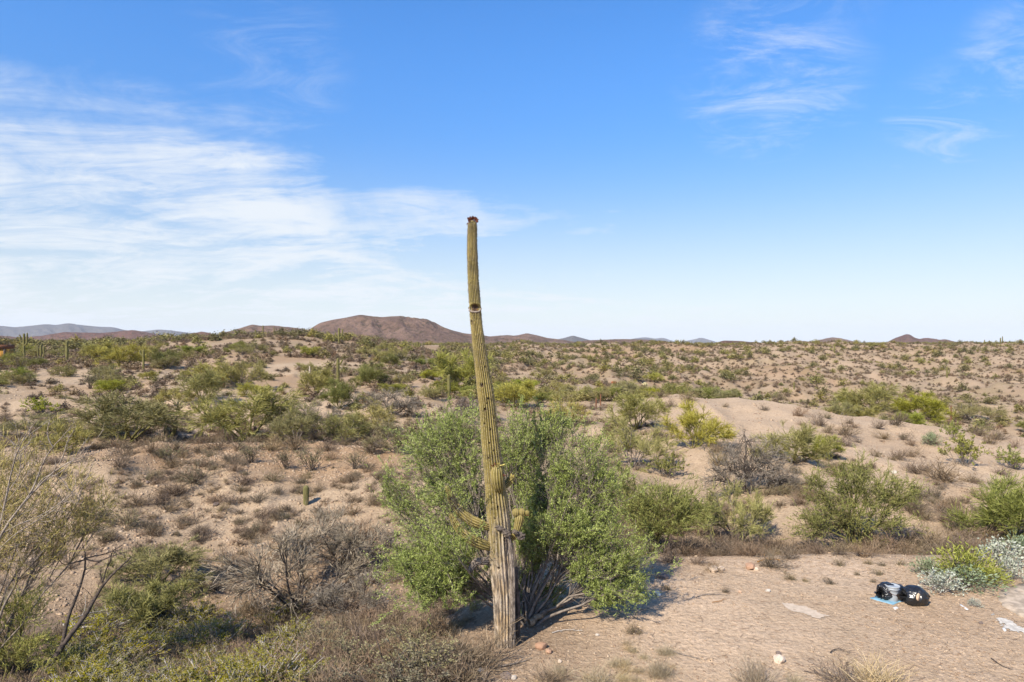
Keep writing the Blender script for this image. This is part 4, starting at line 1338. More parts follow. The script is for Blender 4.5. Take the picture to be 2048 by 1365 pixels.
# half-dead palo verde at the edge of the gully, bleached limbs
lb = (at(-70, 1330, 15.6)[0], 15.6, 0)
lb = (lb[0], lb[1], hz(lb[0], lb[1]))
Ls = []
for (px, py, D, rx, ry, rd, wt) in ((45, 1010, 15.8, 70, 70, .8, 1.1), (140, 990, 16.2, 70, 55, .8, .8), (30, 910, 16.2, 60, 40, .7, .55), (190, 1020, 16.4, 45, 40, .7, .7), (60, 1100, 15.4, 75, 50, .7, 1.0),
                                    (-60, 1000, 15.8, 70, 90, .8, 1.2), (120, 1070, 15.8, 55, 40, .6, .6)):
    Ls.append((at(px, py, D) - np.array(lb), (rx * D / FPX, rd, ry * D / FPX), wt))
w_, f_ = lobed_tree(81, (0, 0, -.1), Ls, .045, 55, ribbon=.010, up=.6, sub=5)
limbs = []
for pts in ([(-60, 1290), (-25, 1150), (0, 1055), (15, 985), (27, 920), (29, 890), (48, 862), (75, 840)], [(-30, 1160), (0, 1064), (40, 1015), (72, 978), (100, 945), (118, 930), (150, 918), (200, 903)],
            [(40, 1015), (68, 980), (78, 945), (92, 910), (105, 893), (128, 872), (148, 846)], [(29, 890), (20, 880), (5, 872), (-20, 855)], [(72, 978), (85, 955), (108, 948), (128, 962), (142, 985)],
            [(105, 893), (97, 880), (94, 862), (100, 840)], [(60, 990), (90, 960), (120, 948), (145, 925), (165, 890)], [(-20, 1120), (20, 1075), (60, 1050), (110, 1020), (150, 985)],
            [(0, 1070), (40, 1046), (80, 1035), (130, 1000), (180, 950)], [(118, 930), (128, 908), (135, 880), (150, 860)], [(27, 920), (38, 905), (60, 885), (66, 870)], [(15, 985), (40, 950), (42, 920), (35, 895)]):
    p = np.array([at(x, y, 14.7 + .004 * (x + 60)) for x, y in pts]) - np.array(lb)
    limbs.append(resample(np.c_[p, np.zeros(len(p))], 12)[:, :3])
limbs = np.array(limbs)
lrad = .75 * np.array([.05, .045, .03, .02, .02, .018, .02, .026, .022, .016, .016, .016])
w2 = [tubes(limbs, lrad, .007, 6)]
rng = RS(83)
tw = children(limbs, 7, .35, 1, .6, .30, 5, .7, .25, rng, .12)
tw2 = children(tw, 4, .2, 1, .6, .55, 4, .5, .2, rng, .12)
w2 += [tubes(tw, .008, .003, 3), ribbons(tw2, .009, .004, 0, rng)]
lt = two_part('palo_verde_tree', 'half-dead olive palo verde with long bleached bare limbs', 'tree', w_, f_, M['bark'], M['palodull'], lb)
o = link('bleached_limbs', quad_mesh('bleached_limbs', w2, [M['barkrim']]), lt)
o['label'] = 'bleached bare grey limbs'

# bright palo verde shoots in the near corner
b = ground_at(30, 1362)
Ls = [(at(px, py, b[1] + d) - np.array(b), (rx * b[1] / FPX, .5, ry * b[1] / FPX), wt) for (px, py, d, rx, ry, wt) in
      ((20, 1235, .3, 55, 40, .9), (10, 1310, 0, 50, 40, .9), (70, 1300, 0, 40, 40, .7), (60, 1200, .4, 50, 30, .6), (110, 1330, -.1, 35, 30, .5), (-50, 1270, 0, 50, 60, .8))]
w_, f_ = lobed_tree(85, (0, 0, -.1), Ls, .035, 80, ribbon=.010, up=.8, sub=5)
two_part('palo_verde_tree', 'yellow-green palo verde shoots beside the dark leaning dead trunk', 'tree', w_, f_, M['barkgreen'], M['paloverde'], b)

# dead leaning trunk
b = ground_at(78, 1364)
dl = []
for pts in ([(78, 1368), (105, 1325), (125, 1290), (150, 1255), (180, 1225), (188, 1195), (205, 1165), (228, 1145), (262, 1115)], [(125, 1290), (135, 1235), (148, 1205), (160, 1180), (165, 1150), (175, 1140), (168, 1118), (170, 1105)],
            [(170, 1120), (150, 1125), (128, 1132), (115, 1118)], [(168, 1118), (190, 1112), (215, 1108), (245, 1090)], [(205, 1165), (212, 1140), (222, 1118), (225, 1098)], [(205, 1165), (200, 1150), (203, 1138)],
            [(150, 1255), (175, 1246), (190, 1240)], [(228, 1145), (250, 1130), (275, 1122)], [(170, 1118), (195, 1125), (225, 1112), (262, 1100)]):
    p = np.array([at(x, y, b[1] + .0035 * (x - 78)) for x, y in pts]) - np.array(b)
    dl.append(resample(np.c_[p, np.zeros(len(p))], 12)[:, :3])
dl = np.array(dl)
dead = thing('dead_tree', 'dark leaning dead trunk with bare forked branches in the gully', 'dead tree', b)
rng = RS(91)
link('trunk', quad_mesh('trunk', [tubes(dl[:1], .085, .014, 8), tubes(dl[1:2], .05, .014, 7)], [M['barkdark']], smooth=True), dead)
tw = children(dl, 6, .45, 1, .7, .35, 5, .8, .1, rng, .15)
tw2 = children(tw, 4, .2, 1, .7, .5, 4, .5, .1, rng, .15)
link('branches', quad_mesh('branches', [tubes(dl[2:], .02, .006, 5), tubes(tw, .008, .003, 3), ribbons(tw2, .007, .004, 0, rng)], [M['barkdark']]), dead)


def fallen(label, pts, r, mat, lift=0.05, name='fallen_branch', twigs=3, group=None):
    g0 = np.array(ground_at(*pts[0][:2]))
    P = []
    for q in pts:
        p = np.array(ground_at(q[0], q[1]))
        p[2] += lift + (q[2] if len(q) > 2 else 0)
        P.append(p - g0)
    P = resample(np.c_[np.array(P), np.zeros(len(P))], 14)[None, :, :3]
    rng = RS(int(pts[0][0]))
    P = P + rng.normal(size=P.shape) * r * .35
    parts = [tubes(P, r, r * .35, 6)]
    if twigs:
        parts.append(tubes(children(P, twigs, .2, .95, .6, .3, 5, .6, .1, rng, .1), r * .4, r * .15, 4))
    return tag(link(name, quad_mesh(name, parts, [M[mat]], smooth=True), None, tuple(g0)), label, 'branch', group)


fallen('thick bleached branch lying across the gully brush, curved', [(128, 1282), (150, 1286), (185, 1288), (215, 1284), (252, 1276)], .035, 'barkpale', .45)
fallen('bleached forked branch above the thick curved one', [(130, 1284), (158, 1266), (190, 1256), (238, 1250)], .024, 'barkpale', .5)
fallen('short pale broken stick low in the gully brush', [(184, 1342), (200, 1338), (220, 1330)], .022, 'barkpale', .2)
fallen('long grey fallen branch on the ground before the tall saguaro', [(938, 1350), (970, 1340), (1005, 1335), (1040, 1328), (1062, 1320)], .026, 'bark', .03)
fallen('cut tan log end resting against the ironwood trunks', [(1058, 1256), (1080, 1245), (1100, 1232, .12)], .085, 'log', .10, 'log', 0)
fallen('thin stick on the bare pad beside the tree shadow', [(1335, 1300), (1365, 1312), (1402, 1320)], .012, 'bark', .02)
fallen('bent thin twig near the dry straw grass', [(1608, 1344), (1645, 1352), (1690, 1358)], .010, 'barkdark', .02)
fallen('curved dark twig on the open pad below the white residue', [(1982, 1318), (2000, 1332), (2025, 1342)], .012, 'barkdark', .02)
fallen('small forked twig heap on the open pad', [(1660, 1308), (1675, 1300), (1700, 1310)], .012, 'barkdark', .04, twigs=7)
fallen('grey stick on the pad uphill of the pale patch', [(1405, 1192), (1430, 1190), (1455, 1192)], .012, 'bark', .02)
fallen('small brown twig pile on the pad near the grey stick', [(1425, 1208), (1440, 1205), (1452, 1200)], .011, 'rust', .03, twigs=6)
fallen('heap of orange dry stems at the edge of the pad', [(1515, 1128), (1535, 1122), (1562, 1124)], .018, 'rust', .06, twigs=12)
fallen('stick lying under the ironwood shade edge', [(1105, 1268), (1130, 1262), (1165, 1264)], .014, 'barkpale', .03)

# ------------------------------------------------------------------ smaller shrubs, one by one where the picture shows them
G1 = 'dry shrubs on the stony slope'
for i, (px, py, wp) in enumerate(((396, 932, 30), (468, 942, 34), (490, 968, 42), (544, 962, 36), (702, 965, 36), (736, 939, 34), (602, 967, 24), (633, 985, 32), (518, 1004, 40), (553, 988, 26), (434, 1006, 36),
                                  (460, 1008, 34), (574, 1022, 26), (520, 1036, 40), (546, 1034, 32), (373, 1052, 36), (403, 1084, 46), (452, 1124, 46), (518, 1062, 36), (705, 1004, 32), (347, 990, 36), (391, 964, 66),
                                  (354, 992, 46), (345, 936, 46), (300, 960, 40), (320, 1010, 40), (336, 1022, 40), (600, 1055, 40), (650, 1040, 30), (430, 1180, 40), (478, 1050, 30), (640, 1085, 44), (660, 920, 30), (420, 915, 30),
                                  (240, 935, 44), (280, 1010, 50), (255, 1050, 60), (300, 1070, 44), (745, 1010, 36), (760, 960, 36), (735, 1075, 40), (560, 1110, 36), (500, 1150, 30), (480, 1090, 20), (585, 985, 18))):
    plant('bursage' if i % 3 else 'bursage_olive', px, py, wp * 1.15, wp * .62, 'small dry brown shrub on the stony slope below the terrace', G1)
G2 = 'dry shrubs along the terrace'
for (px, py, wp, k) in ((502, 928, 58, 'creosote'), (571, 936, 52, 'creosote'), (626, 942, 64, 'creosote'), (708, 938, 46, 'creosote'), (460, 925, 40, 'bursage'), (395, 905, 40, 'bursage'), (350, 903, 50, 'bursage'),
                        (300, 905, 50, 'bursage'), (430, 900, 44, 'bursage'), (255, 912, 56, 'bursage'), (230, 895, 44, 'bursage'), (540, 900, 60, 'bursage'), (590, 900, 60, 'bursage'), (655, 902, 50, 'bursage'),
                        (480, 900, 50, 'bursage'), (740, 905, 50, 'bursage'), (335, 925, 44, 'creosote'), (320, 915, 50, 'bursage'), (365, 915, 36, 'bursage')):
    plant(k, px, py, wp, wp * (.75 if k == 'creosote' else .5), 'dry grey-brown shrub on the red gravel terrace', G2)
G3 = 'shrubs dotted over the pale ridge'
for i, (px, py, wp) in enumerate(((1379, 804, 34), (1792, 850, 42), (1768, 880, 26), (1862, 888, 34), (1807, 880, 26), (1757, 858, 26), (1690, 892, 36), (1640, 852, 34), (1655, 866, 26), (1796, 920, 34), (1823, 914, 30), (1823, 892, 22),
                                  (1753, 914, 22), (1885, 962, 70), (1870, 996, 38), (1959, 872, 32), (1979, 888, 34), (2030, 896, 26), (1830, 946, 40), (1597, 832, 30), (1655, 838, 22), (1530, 821, 20), (1604, 852, 18), (1710, 856, 22),
                                  (1698, 848, 18), (1690, 870, 40), (1320, 795, 26), (1340, 815, 30), (1450, 815, 14), (1560, 800, 24), (1330, 880, 30), (1215, 870, 40), (1225, 905, 34), (1180, 850, 30), (1920, 905, 26), (2000, 950, 30),
                                  (1850, 1040, 30), (1910, 1010, 26), (1960, 1000, 40), (1430, 905, 40), (1440, 930, 44), (1945, 965, 30), (1995, 880, 34))):
    plant('bursage' if i % 4 else 'bursage_olive', px, py, wp * 1.1, wp * .68, 'small dry twiggy shrub on the pale sandy ridge', G3)
G4 = 'dry grey shrubs along the edge of the pad'
for (px, py, wp) in ((1640, 1108, 40), (1680, 1110, 40), (1728, 1114, 46), (1790, 1106, 76), (1835, 1104, 50), (1880, 1106, 80), (1925, 1108, 70), (1540, 1135, 56), (1452, 1112, 60), (1418, 1108, 50), (1578, 1118, 50), (1425, 1142, 34),
                     (1500, 1112, 50), (1610, 1108, 46), (1370, 1112, 50), (1340, 1125, 60), (1965, 1104, 40), (1755, 1106, 44), (1395, 1128, 40), (1470, 1104, 60), (1550, 1104, 60), (1860, 1090, 60), (1815, 1085, 60)):
    plant('bursage', px, py, wp * 1.1, wp * .62, 'dry grey mound-shaped shrub lining the edge of the bare pad', G4)
G5 = 'tiny tufts on the pad'
for (px, py, wp) in ((1680, 1132, 22), (1660, 1168, 20), (1758, 1150, 18), (1582, 1160, 22), (1610, 1163, 12), (1735, 1128, 16), (1800, 1130, 16), (1745, 1165, 12), (1765, 1132, 14), (1335, 1180, 18), (1270, 1268, 36), (1450, 1185, 16), (1715, 1150, 12)):
    plant('bursage_olive', px, py, wp * 1.2, wp * .7, 'tiny dry tuft on the bare sandy pad', G5)
for (k, px, py, wp, hp, lab) in (
    ('grass', 1510, 1372, 96, 62, 'tall blond straw grass clump below the lone tan rock'), ('grass', 1755, 1374, 120, 60, 'wide blond straw grass mixed behind a grey shrub'), ('bursage', 1690, 1378, 100, 52, 'dense grey dry shrub in front of the wide straw grass'),
    ('grass', 1322, 1352, 50, 44, 'thin straw grass tuft beside a stick on the pad'), ('grass', 1195, 1372, 90, 40, 'low straw grass patch below the orange rocks'), ('bursage', 1100, 1368, 90, 36, 'low grey twig mat in front of the saguaro'),
    ('grass', 1590, 1374, 40, 34, 'small blond tuft beside the tall straw clump'), ('grass', 1120, 1352, 60, 24, 'short faint straw by the fallen grey branch'),
    ('brittle', 1882, 1184, 74, 40, 'silver-white brittlebush mound beside the black bags'), ('brittle', 2000, 1132, 86, 52, 'large silver-white brittlebush behind the green shrub'), ('brittle', 2022, 1158, 50, 44, 'silver brittlebush clump above the old slab'),
    ('brittle', 1948, 1213, 26, 17, 'tiny lone silver plant near the white residue'), ('sage', 1935, 1172, 95, 38, 'pale sage-green shrub touching the silver mound'), ('greentuft', 1925, 1155, 110, 62, 'feathery bright green shrub amid the silver bushes'),
    ('sage', 1855, 1152, 60, 36, 'yellowish sage shrub at the end of the green clump'), ('greentuft', 1975, 1165, 60, 34, 'fading yellow-green feathery shrub by the old slab'), ('sage', 2040, 1112, 60, 40, 'green-yellow shrub behind the silver brittlebush'),
    ('rust', 742, 800, 22, 15, 'rust-orange dry bush on the bank, colour of old iron'), ('rust', 727, 806, 16, 9, 'smaller rust-brown bush beside the rust-orange one'),
    ('sage', 1862, 890, 34, 26, 'grey-green leafy shrub on the pale ridge'),
):
    plant(k, px, py, wp, hp, lab)

# brush filling the gully at the near edge
rng = RS(101)
G6 = 'dry brush filling the gully'
n_ = 0
while n_ < 210:
    px, py = rng.uniform(130, 960), rng.uniform(1225, 1440)
    if px > 900 - max(0, (1300 - py)) * 2.2 and py < 1300:
        continue
    g = ground_at(px, py)
    if g is None or (abs(g[0] - S0[0]) < .75 and abs(g[1] - S0[1]) < .9):
        continue
    kind = 'bursage' if px > 470 else ('creosote_lush' if rng.uniform() < .72 and px > 140 and px < 430 else 'bursage_olive')
    if px > 380 and rng.uniform() < .30:
        kind = 'creosote_lush' if px < 620 else 'creosote'
    wm = rng.uniform(.6, 1.35)
    put(kind, g, wm * (1.15 if 'creo' in kind else 1), wm * rng.uniform(.45, .65), {'bursage': 'dry brown brush', 'bursage_olive': 'olive-brown dry brush',
        'creosote_lush': 'mustard-green creosote bush', 'creosote': 'thin olive creosote'}[kind] + ' in the gully ' + (beside(g[0], g[1], .5) or ''), {'bursage': G6, 'bursage_olive': 'olive dry brush in the gully', 'creosote_lush': 'creosote bushes in the gully', 'creosote': 'thin creosote in the gully'}[kind], .03)
    n_ += 1

# ------------------------------------------------------------------ other cacti
def cactus(px, py, top, wpx, label, arms=(), ribs=14, cork=.1, mat='saguarofar', tilt=0.0, D=None, name='saguaro_cactus', seg=46, per=3, group=None):
    g = ground_at(px, py) if D is None else None
    if g is None:
        D = D or 320
        x, y = (px - 1024) / FPX * D, D
        g = (x, y, hz(x, y))
    k = g[1] / FPX
    h = (py - top) * k
    if D is not None:
        h = CAM_H + (HY - top) * k - g[2]
    r = wpx * .5 * k
    o = thing(name, label, 'cactus', g, 0, group)
    pts = [(0, 0, -.2, r * .8), (0, 0, h * .15, r * .9), (tilt * h * .5, 0, h * .5, r), (tilt * h, 0, h, r * .9)]
    column('trunk', pts, o, mat, ribs=ribs, per=per, seg=seg, depth=.2, seed=int(px), cork=lambda s, p: cork * (1 - s / (h + .2)) + cork * .4 + 0 * p)
    for (s_, f0, f1, rk) in arms:
        a = [(0, 0, h * f0, r * rk * .8), (s_ * r * 2.0, -r * .3, h * f0 + r * .6, r * rk), (s_ * r * 3.0, -r * .3, h * f0 + r * 3, r * rk), (s_ * r * 3.1, -r * .3, h * f1, r * rk * .85)]
        column('arm', a, o, mat, ribs=10, per=per, seg=30, depth=.2, seed=int(px) + 3, cork=None)
    return o


cactus(612, 1008, 971, 12, 'young barrel-thick saguaro alone on the stony slope with its black shadow', (), 14, .3, per=4)
cactus(333, 884, 854, 13, 'short stout grey young saguaro at the foot of the wide palo verde', ((1, .3, .75, .55),), 12, 1.0)
cactus(134, 730, 682, 5.6, 'plain thick saguaro column on the bank near the ochre shed')
cactus(183, 706, 684, 4, 'thin plain saguaro column beyond the thick one')
cactus(287, 740, 700, 4.6, 'slim saguaro forked near its top, among green palo verdes', ((-1, .72, .99, .8),))
cactus(48, 702, 667, 4.4, 'crowned saguaro with a bunch of arms at its head', ((1, .5, 1.02, .8), (-1, .55, .92, .75)), D=130)
cactus(676, 777, 716, 6.4, 'plain saguaro column beside the bright rounded palo verde', ((1, .8, .92, .5),))
cactus(678, 698, 656, 4.6, 'saguaro with two tall arms on the hill shoulder', ((1, .35, .93, .7), (-1, .35, .72, .6)), D=150)
cactus(898, 798, 749, 7, 'slim green young saguaro beside the tall olive palo verde')
cactus(526, 676, 651, 2.4, 'needle-thin saguaro on the hill crest against the brown hill', (), D=166)
cactus(511, 678, 660, 2.6, 'shorter thin saguaro on the hill crest beside a taller one', (), D=160)
cactus(548, 676, 655, 1.8, 'faint thin saguaro on the crest of the near hill', (), D=168)
cactus(1356, 704, 680, 3.4, 'tall saguaro standing on the far skyline with an arm', ((1, .4, .8, .6),), D=330)
cactus(1894, 755, 733, 3.2, 'yellowish saguaro with a raised arm on the far spur', ((1, .3, .8, .7),))
cactus(1669, 706, 688, 3, 'lone saguaro high on the far hillside')
cactus(1588, 778, 765, 3, 'short saguaro low on the far hillside')
cactus(2001, 692, 676, 2.4, 'dark saguaro on the far rim beside a pale one', (), D=400)
cactus(2005, 692, 673, 1.8, 'pale thin saguaro on the far rim beside a dark one', (), D=402)
cactus(1969, 695, 680, 2, 'small saguaro on the far rim apart from the pair', (), D=395)
cactus(835, 700, 684, 3.4, 'small dark forked cactus on the hill shoulder under the mesa', ((1, .3, .9, .8), (-1, .3, .9, .8)), D=172)
cactus(82, 706, 690, 4, 'dark green cluster cactus of many stems by the bank', ((1, .1, .9, .7), (-1, .1, .95, .7)), D=125, cork=0)
cactus(447, 776, 756, 6, 'rusty brown dead cactus stump beneath grey palo verdes', ((-1, .6, .95, .7),), 8, 1.0, 'rustmetal', name='dead_cactus')
cactus(640, 698, 684, 3, 'tiny pale saguaro low on the hill shoulder near the two-armed one', (), D=148)
# teddy-bear cholla
g = ground_at(1290, 779)
k = g[1] / FPX
o = thing('cholla_cactus', 'pale yellow fuzzy cholla on the flat beyond the ridge', 'cactus', g)
rng = RS(7)
d = cone_dirs(9, .2, 1.2, rng)
st_ = branches(np.zeros((9, 3)) + [0, 0, 7 * k], d, np.full(9, 7 * k), 5, .4, .3, rng)
link('stem', quad_mesh('stem', [tubes(np.array([[(0, 0, -.1), (0.02, 0, 4 * k), (0, 0, 8 * k)]]), 1.2 * k, 1 * k, 7)], [M['barkdark']], smooth=True), o)
p, ax = along(st_, 30, rng, 0, 1, .03)
link('joints', quad_mesh('joints', [tubes(st_, 1.4 * k, 1.1 * k, 7), leaves(p, 2.2 * k, .5 * k, 0, rng, axis=perp(ax, rng))], [M['cholla']]), o)

# ------------------------------------------------------------------ scrub over the middle distance and the far hillsides
rng = RS(202)


def sample(n, px0, px1, D0, D1):
    """points spread evenly over the land inside a wedge"""
    D = np.sqrt(rng.uniform(D0 ** 2, D1 ** 2, n))
    px = rng.uniform(px0, px1, n)
    x = (px - 1024) / FPX * D
    return x, D, px


PTS = []       # x, y, width, height, kind (0 green bush, 1 dry bush)


def sow(n, px0, px1, D0, D1, w0, w1, kind, thresh=-9.0, scale=20.0, seed=0, flat=.75):
    x, D, px = sample(n, px0, px1, D0, D1)
    keep = fbm(x / scale, D / scale, 300 + seed, 3) * 2 > thresh
    x, D = x[keep], D[keep]
    w_ = w0 + (w1 - w0) * rng.uniform(0, 1, len(x)) ** 1.7
    h_ = w_ * rng.uniform(.45, .75, len(x)) * flat / .75
    PTS.append(np.stack([x, D, w_, h_, np.full(len(x), kind)], 1))


sow(1100, -200, 1000, 46, 100, .4, 1.2, 1, -.25, 9, 1)
sow(170, -200, 1000, 52, 105, .9, 2.6, 0, -.1, 12, 2)
sow(3200, -200, 1000, 95, 210, .7, 1.7, 1, -.3, 16, 3)
sow(800, -200, 1000, 95, 230, 1.2, 3.2, 0, -.12, 20, 4)
sow(650, -200, 700, 170, 420, 2.4, 4.6, 0, -.4, 30, 5)
sow(120, 980, 1330, 62, 110, .6, 1.3, 1, -.1, 9, 6)
sow(60, 980, 1330, 64, 110, 1.0, 2.0, 0, 0, 12, 7)
sow(210, 940, 1740, 66, 84, 1.1, 2.4, 0, -9, 12, 8)
sow(110, 1650, 2250, 60, 88, 1.0, 2.8, 0, -.2, 12, 9)
sow(90, 1500, 2250, 58, 90, .6, 1.2, 1, -.2, 12, 10)
sow(13000, 880, 2400, 92, 400, .5, 1.3, 1, -.45, 14, 11, .8)
sow(9000, 880, 2400, 92, 330, .35, .85, 1, -.6, 9, 21, .8)
sow(2800, 880, 2400, 92, 400, 1.1, 3.0, 0, -.1, 22, 12, .8)
sow(420, 880, 1500, 150, 260, 1.6, 3.6, 0, .0, 24, 13)
sow(3600, -300, 2400, 320, 620, 1.6, 3.8, 0, -.35, 40, 14)
sow(9000, -300, 2400, 500, 1500, 2.2, 5.0, 0, -.4, 90, 15)
PTS = np.concatenate(PTS)
PTS = PTS[(PTS[:, 1] < 450) | (rng.uniform(0, 1, len(PTS)) < .9)]
Z_ = height(PTS[:, 0], PTS[:, 1])
order = np.argsort(-(PTS[:, 2] * PTS[:, 3]) / PTS[:, 1] ** 2)
picked, left, sources, cnt = [], [], {}, {0: 0, 1: 0}


def zone(x, D):
    px = 1024 + x / D * FPX
    if D > 300:
        return 'on the far rim under the skyline'
    if px < 1000:
        if D < 62:
            return 'on the bank just behind the gravel terrace'
        if D < 92:
            return 'in the flat between the bank and the brown hill'
        return 'on the slope of the brown hill under the mesa'
    if px < 1330 and D < 120:
        return 'on the sandy flat around the rusty posts'
    if D < 95:
        return 'along the hollow behind the pale ridge'
    return 'on the dotted far hillside beyond the hollow'


used = []
for i in order:
    x, D, w_, h_, kd = PTS[i]
    kd = int(kd)
    ok = cnt[kd] < 290 and seen(x, D, h_ * .5)
    if ok and any((x - a) ** 2 + (D - b) ** 2 < (.35 * (w_ + c_)) ** 2 for a, b, c_ in used):
        continue
    if ok:
        z = float(Z_[i])
        zn = beside(x, D, .10) or zone(x, D)
        if kd == 0 and D < 170 and w_ > 1.75 and cnt.get('pv', 0) < 90:
            cnt['pv'] = cnt.get('pv', 0) + 1
            kind = PICK.choice(['paloverde', 'palodull', 'palodull', 'palogreen'] if D < 130 else ['paloverde', 'palodull'])
            o = put(kind, (x, D, z), w_ * 1.2, h_ * 1.0, {'paloverde': 'yellow-green palo verde ', 'palodull': 'dull olive palo verde ', 'palogreen': 'fresh green palo verde '}[kind] + zn, kind + ' trees ' + zn, .03)
        else:
            cnt[kd] += 1
            o = put('far' if kd == 0 else 'fardry', (x, D, z), w_, h_, ('small round olive-green bush ' if kd == 0 else 'low dry brown bush ') + zn, ('green bushes ' if kd == 0 else 'dry bushes ') + zn, .03)
            sources.setdefault(kd, {}).setdefault(o.data.name, o)
        used.append((x, D, w_))
    else:
        left.append(i)

def mass(name, label, pts, src_lists):
    """thousands of plants as one object: points (x, y, width, height, list index) that repeat plants built one by one"""
    zr = height(pts[:, 0], pts[:, 1])
    me = bpy.data.meshes.new(name)
    me.vertices.add(len(pts))
    me.vertices.foreach_set('co', np.stack([pts[:, 0], pts[:, 1], zr - .03], 1).astype(np.float32).ravel())
    flat_src, idx = [], np.zeros(len(pts), int)
    for k, ls in enumerate(src_lists):
        sel = pts[:, 4] == k
        idx[sel] = len(flat_src) + rng.randint(0, len(ls), sel.sum())
        flat_src += ls
    for nm, dt, vals in (('idx', 'INT', idx), ('rotz', 'FLOAT', rng.uniform(0, 6.28, len(pts))), ('wid', 'FLOAT', pts[:, 2]), ('hei', 'FLOAT', pts[:, 3])):
        a = me.attributes.new(nm, dt, 'POINT')
        a.data.foreach_set('value', vals.astype(np.int32 if dt == 'INT' else np.float32))
    me.update()
    ob = tag(link(name, me), label, kind='stuff')
    ng = bpy.data.node_groups.new('scatter_' + name, 'GeometryNodeTree')
    ng.interface.new_socket('Geometry', in_out='INPUT', socket_type='NodeSocketGeometry')
    ng.interface.new_socket('Geometry', in_out='OUTPUT', socket_type='NodeSocketGeometry')
    N, Lk = ng.nodes, ng.links
    gi, go = N.new('NodeGroupInput'), N.new('NodeGroupOutput')
    join = N.new('GeometryNodeJoinGeometry')

    def named(nm, dt):
        q = N.new('GeometryNodeInputNamedAttribute')
        q.data_type = dt
        q.inputs['Name'].default_value = nm
        return q.outputs['Attribute']

    ai, ar, aw, ah = named('idx', 'INT'), named('rotz', 'FLOAT'), named('wid', 'FLOAT'), named('hei', 'FLOAT')
    pn = N.new('GeometryNodeMeshToPoints')
    Lk.new(gi.outputs[0], pn.inputs['Mesh'])
    rv = N.new('ShaderNodeCombineXYZ')
    Lk.new(ar, rv.inputs[2])
    for q, so in enumerate(flat_src):
        W, H = next((v[2], v[3]) for kk in PROTO for v in PROTO[kk] if v[0][0] == so.data)
        oi = N.new('GeometryNodeObjectInfo')
        oi.transform_space = 'ORIGINAL'
        oi.inputs['Object'].default_value = so
        oi.inputs['As Instance'].default_value = True
        cmp_ = N.new('FunctionNodeCompare')
        cmp_.data_type = 'INT'
        cmp_.operation = 'EQUAL'
        Lk.new(ai, cmp_.inputs[2])
        cmp_.inputs[3].default_value = q
        sv = N.new('ShaderNodeCombineXYZ')
        for ax_, src_, dv in ((0, aw, W), (1, aw, W), (2, ah, H)):
            mm = N.new('ShaderNodeMath')
            mm.operation = 'DIVIDE'
            Lk.new(src_, mm.inputs[0])
            mm.inputs[1].default_value = dv
            Lk.new(mm.outputs[0], sv.inputs[ax_])
        ip = N.new('GeometryNodeInstanceOnPoints')
        Lk.new(pn.outputs[0], ip.inputs['Points'])
        Lk.new(cmp_.outputs[0], ip.inputs['Selection'])
        Lk.new(oi.outputs['Geometry'], ip.inputs['Instance'])
        Lk.new(rv.outputs[0], ip.inputs['Rotation'])
        Lk.new(sv.outputs[0], ip.inputs['Scale'])
        Lk.new(ip.outputs[0], join.inputs[0])
    Lk.new(join.outputs[0], go.inputs[0])
    ob.modifiers.new('scatter', 'NODES').node_group = ng
    return ob


mass('desert_scrub', 'countless small bushes over the far hillsides and plain', PTS[left], [list(sources[0].values()), list(sources[1].values())])

# undergrowth between the larger plants: past counting, so one mass
firsts = {}
for o in COL.objects:
    if o.type == 'MESH' and o.parent is None and o.data.name.split('.')[0] in ('bursage_shrub', 'grass_tuft'):
        firsts.setdefault(o.data.name, o)
dry_src = [o for o in firsts.values() if len(o.data.materials) == 1 and o.data.materials[0] == M['dry']]
olive_src = [o for o in firsts.values() if len(o.data.materials) == 2]
straw_src = [o for o in firsts.values() if o.data.materials[0] == M['straw']]
U = []
for (n, px0, px1, D0, D1, w0, w1, kd, th_, sc_2) in (
        (420, 1180, 2150, 22.3, 31, .5, 1.2, 0, -.2, 4), (200, 1180, 2150, 22.3, 33, .5, 1.2, 1, -.1, 4), (130, 1180, 2150, 31, 46, .3, .8, 0, .0, 5), (90, 1180, 1700, 31, 44, .4, 1.0, 1, .0, 5),
        (620, -60, 900, 23, 37, .25, .75, 0, -.1, 4), (200, -60, 900, 23, 37, .3, .8, 1, .0, 4), (520, -60, 900, 42, 56, .4, 1.1, 0, -.3, 5), (180, -60, 900, 42, 56, .4, 1.1, 1, -.2, 5),
        (300, -60, 900, 12.2, 20, .4, .9, 0, -.5, 3), (160, 400, 980, 12.2, 20, .25, .5, 2, -.2, 3), (60, 1000, 1350, 12.2, 14.5, .2, .4, 2, 0, 2), (300, 900, 1330, 36, 64, .35, 1.0, 0, -.2, 6)):
    x, D, px = sample(n, px0, px1, D0, D1)
    kp = (fbm(x / sc_2, D / sc_2, 500 + int(n), 3) * 2 > th_) & (np.hypot(x - S0[0], D - S0[1]) > .9) & ~((px > 900) & (D < 21.5) & (kd != 2))
    x, D = x[kp], D[kp]
    w_ = w0 + (w1 - w0) * rng.uniform(0, 1, len(x)) ** 1.6
    U.append(np.stack([x, D, w_, w_ * rng.uniform(.4, .65, len(x)), np.full(len(x), kd)], 1))
mass('dry_undergrowth', 'dry undergrowth of small twiggy tufts between the larger shrubs', np.concatenate(U), [dry_src, olive_src, straw_src])

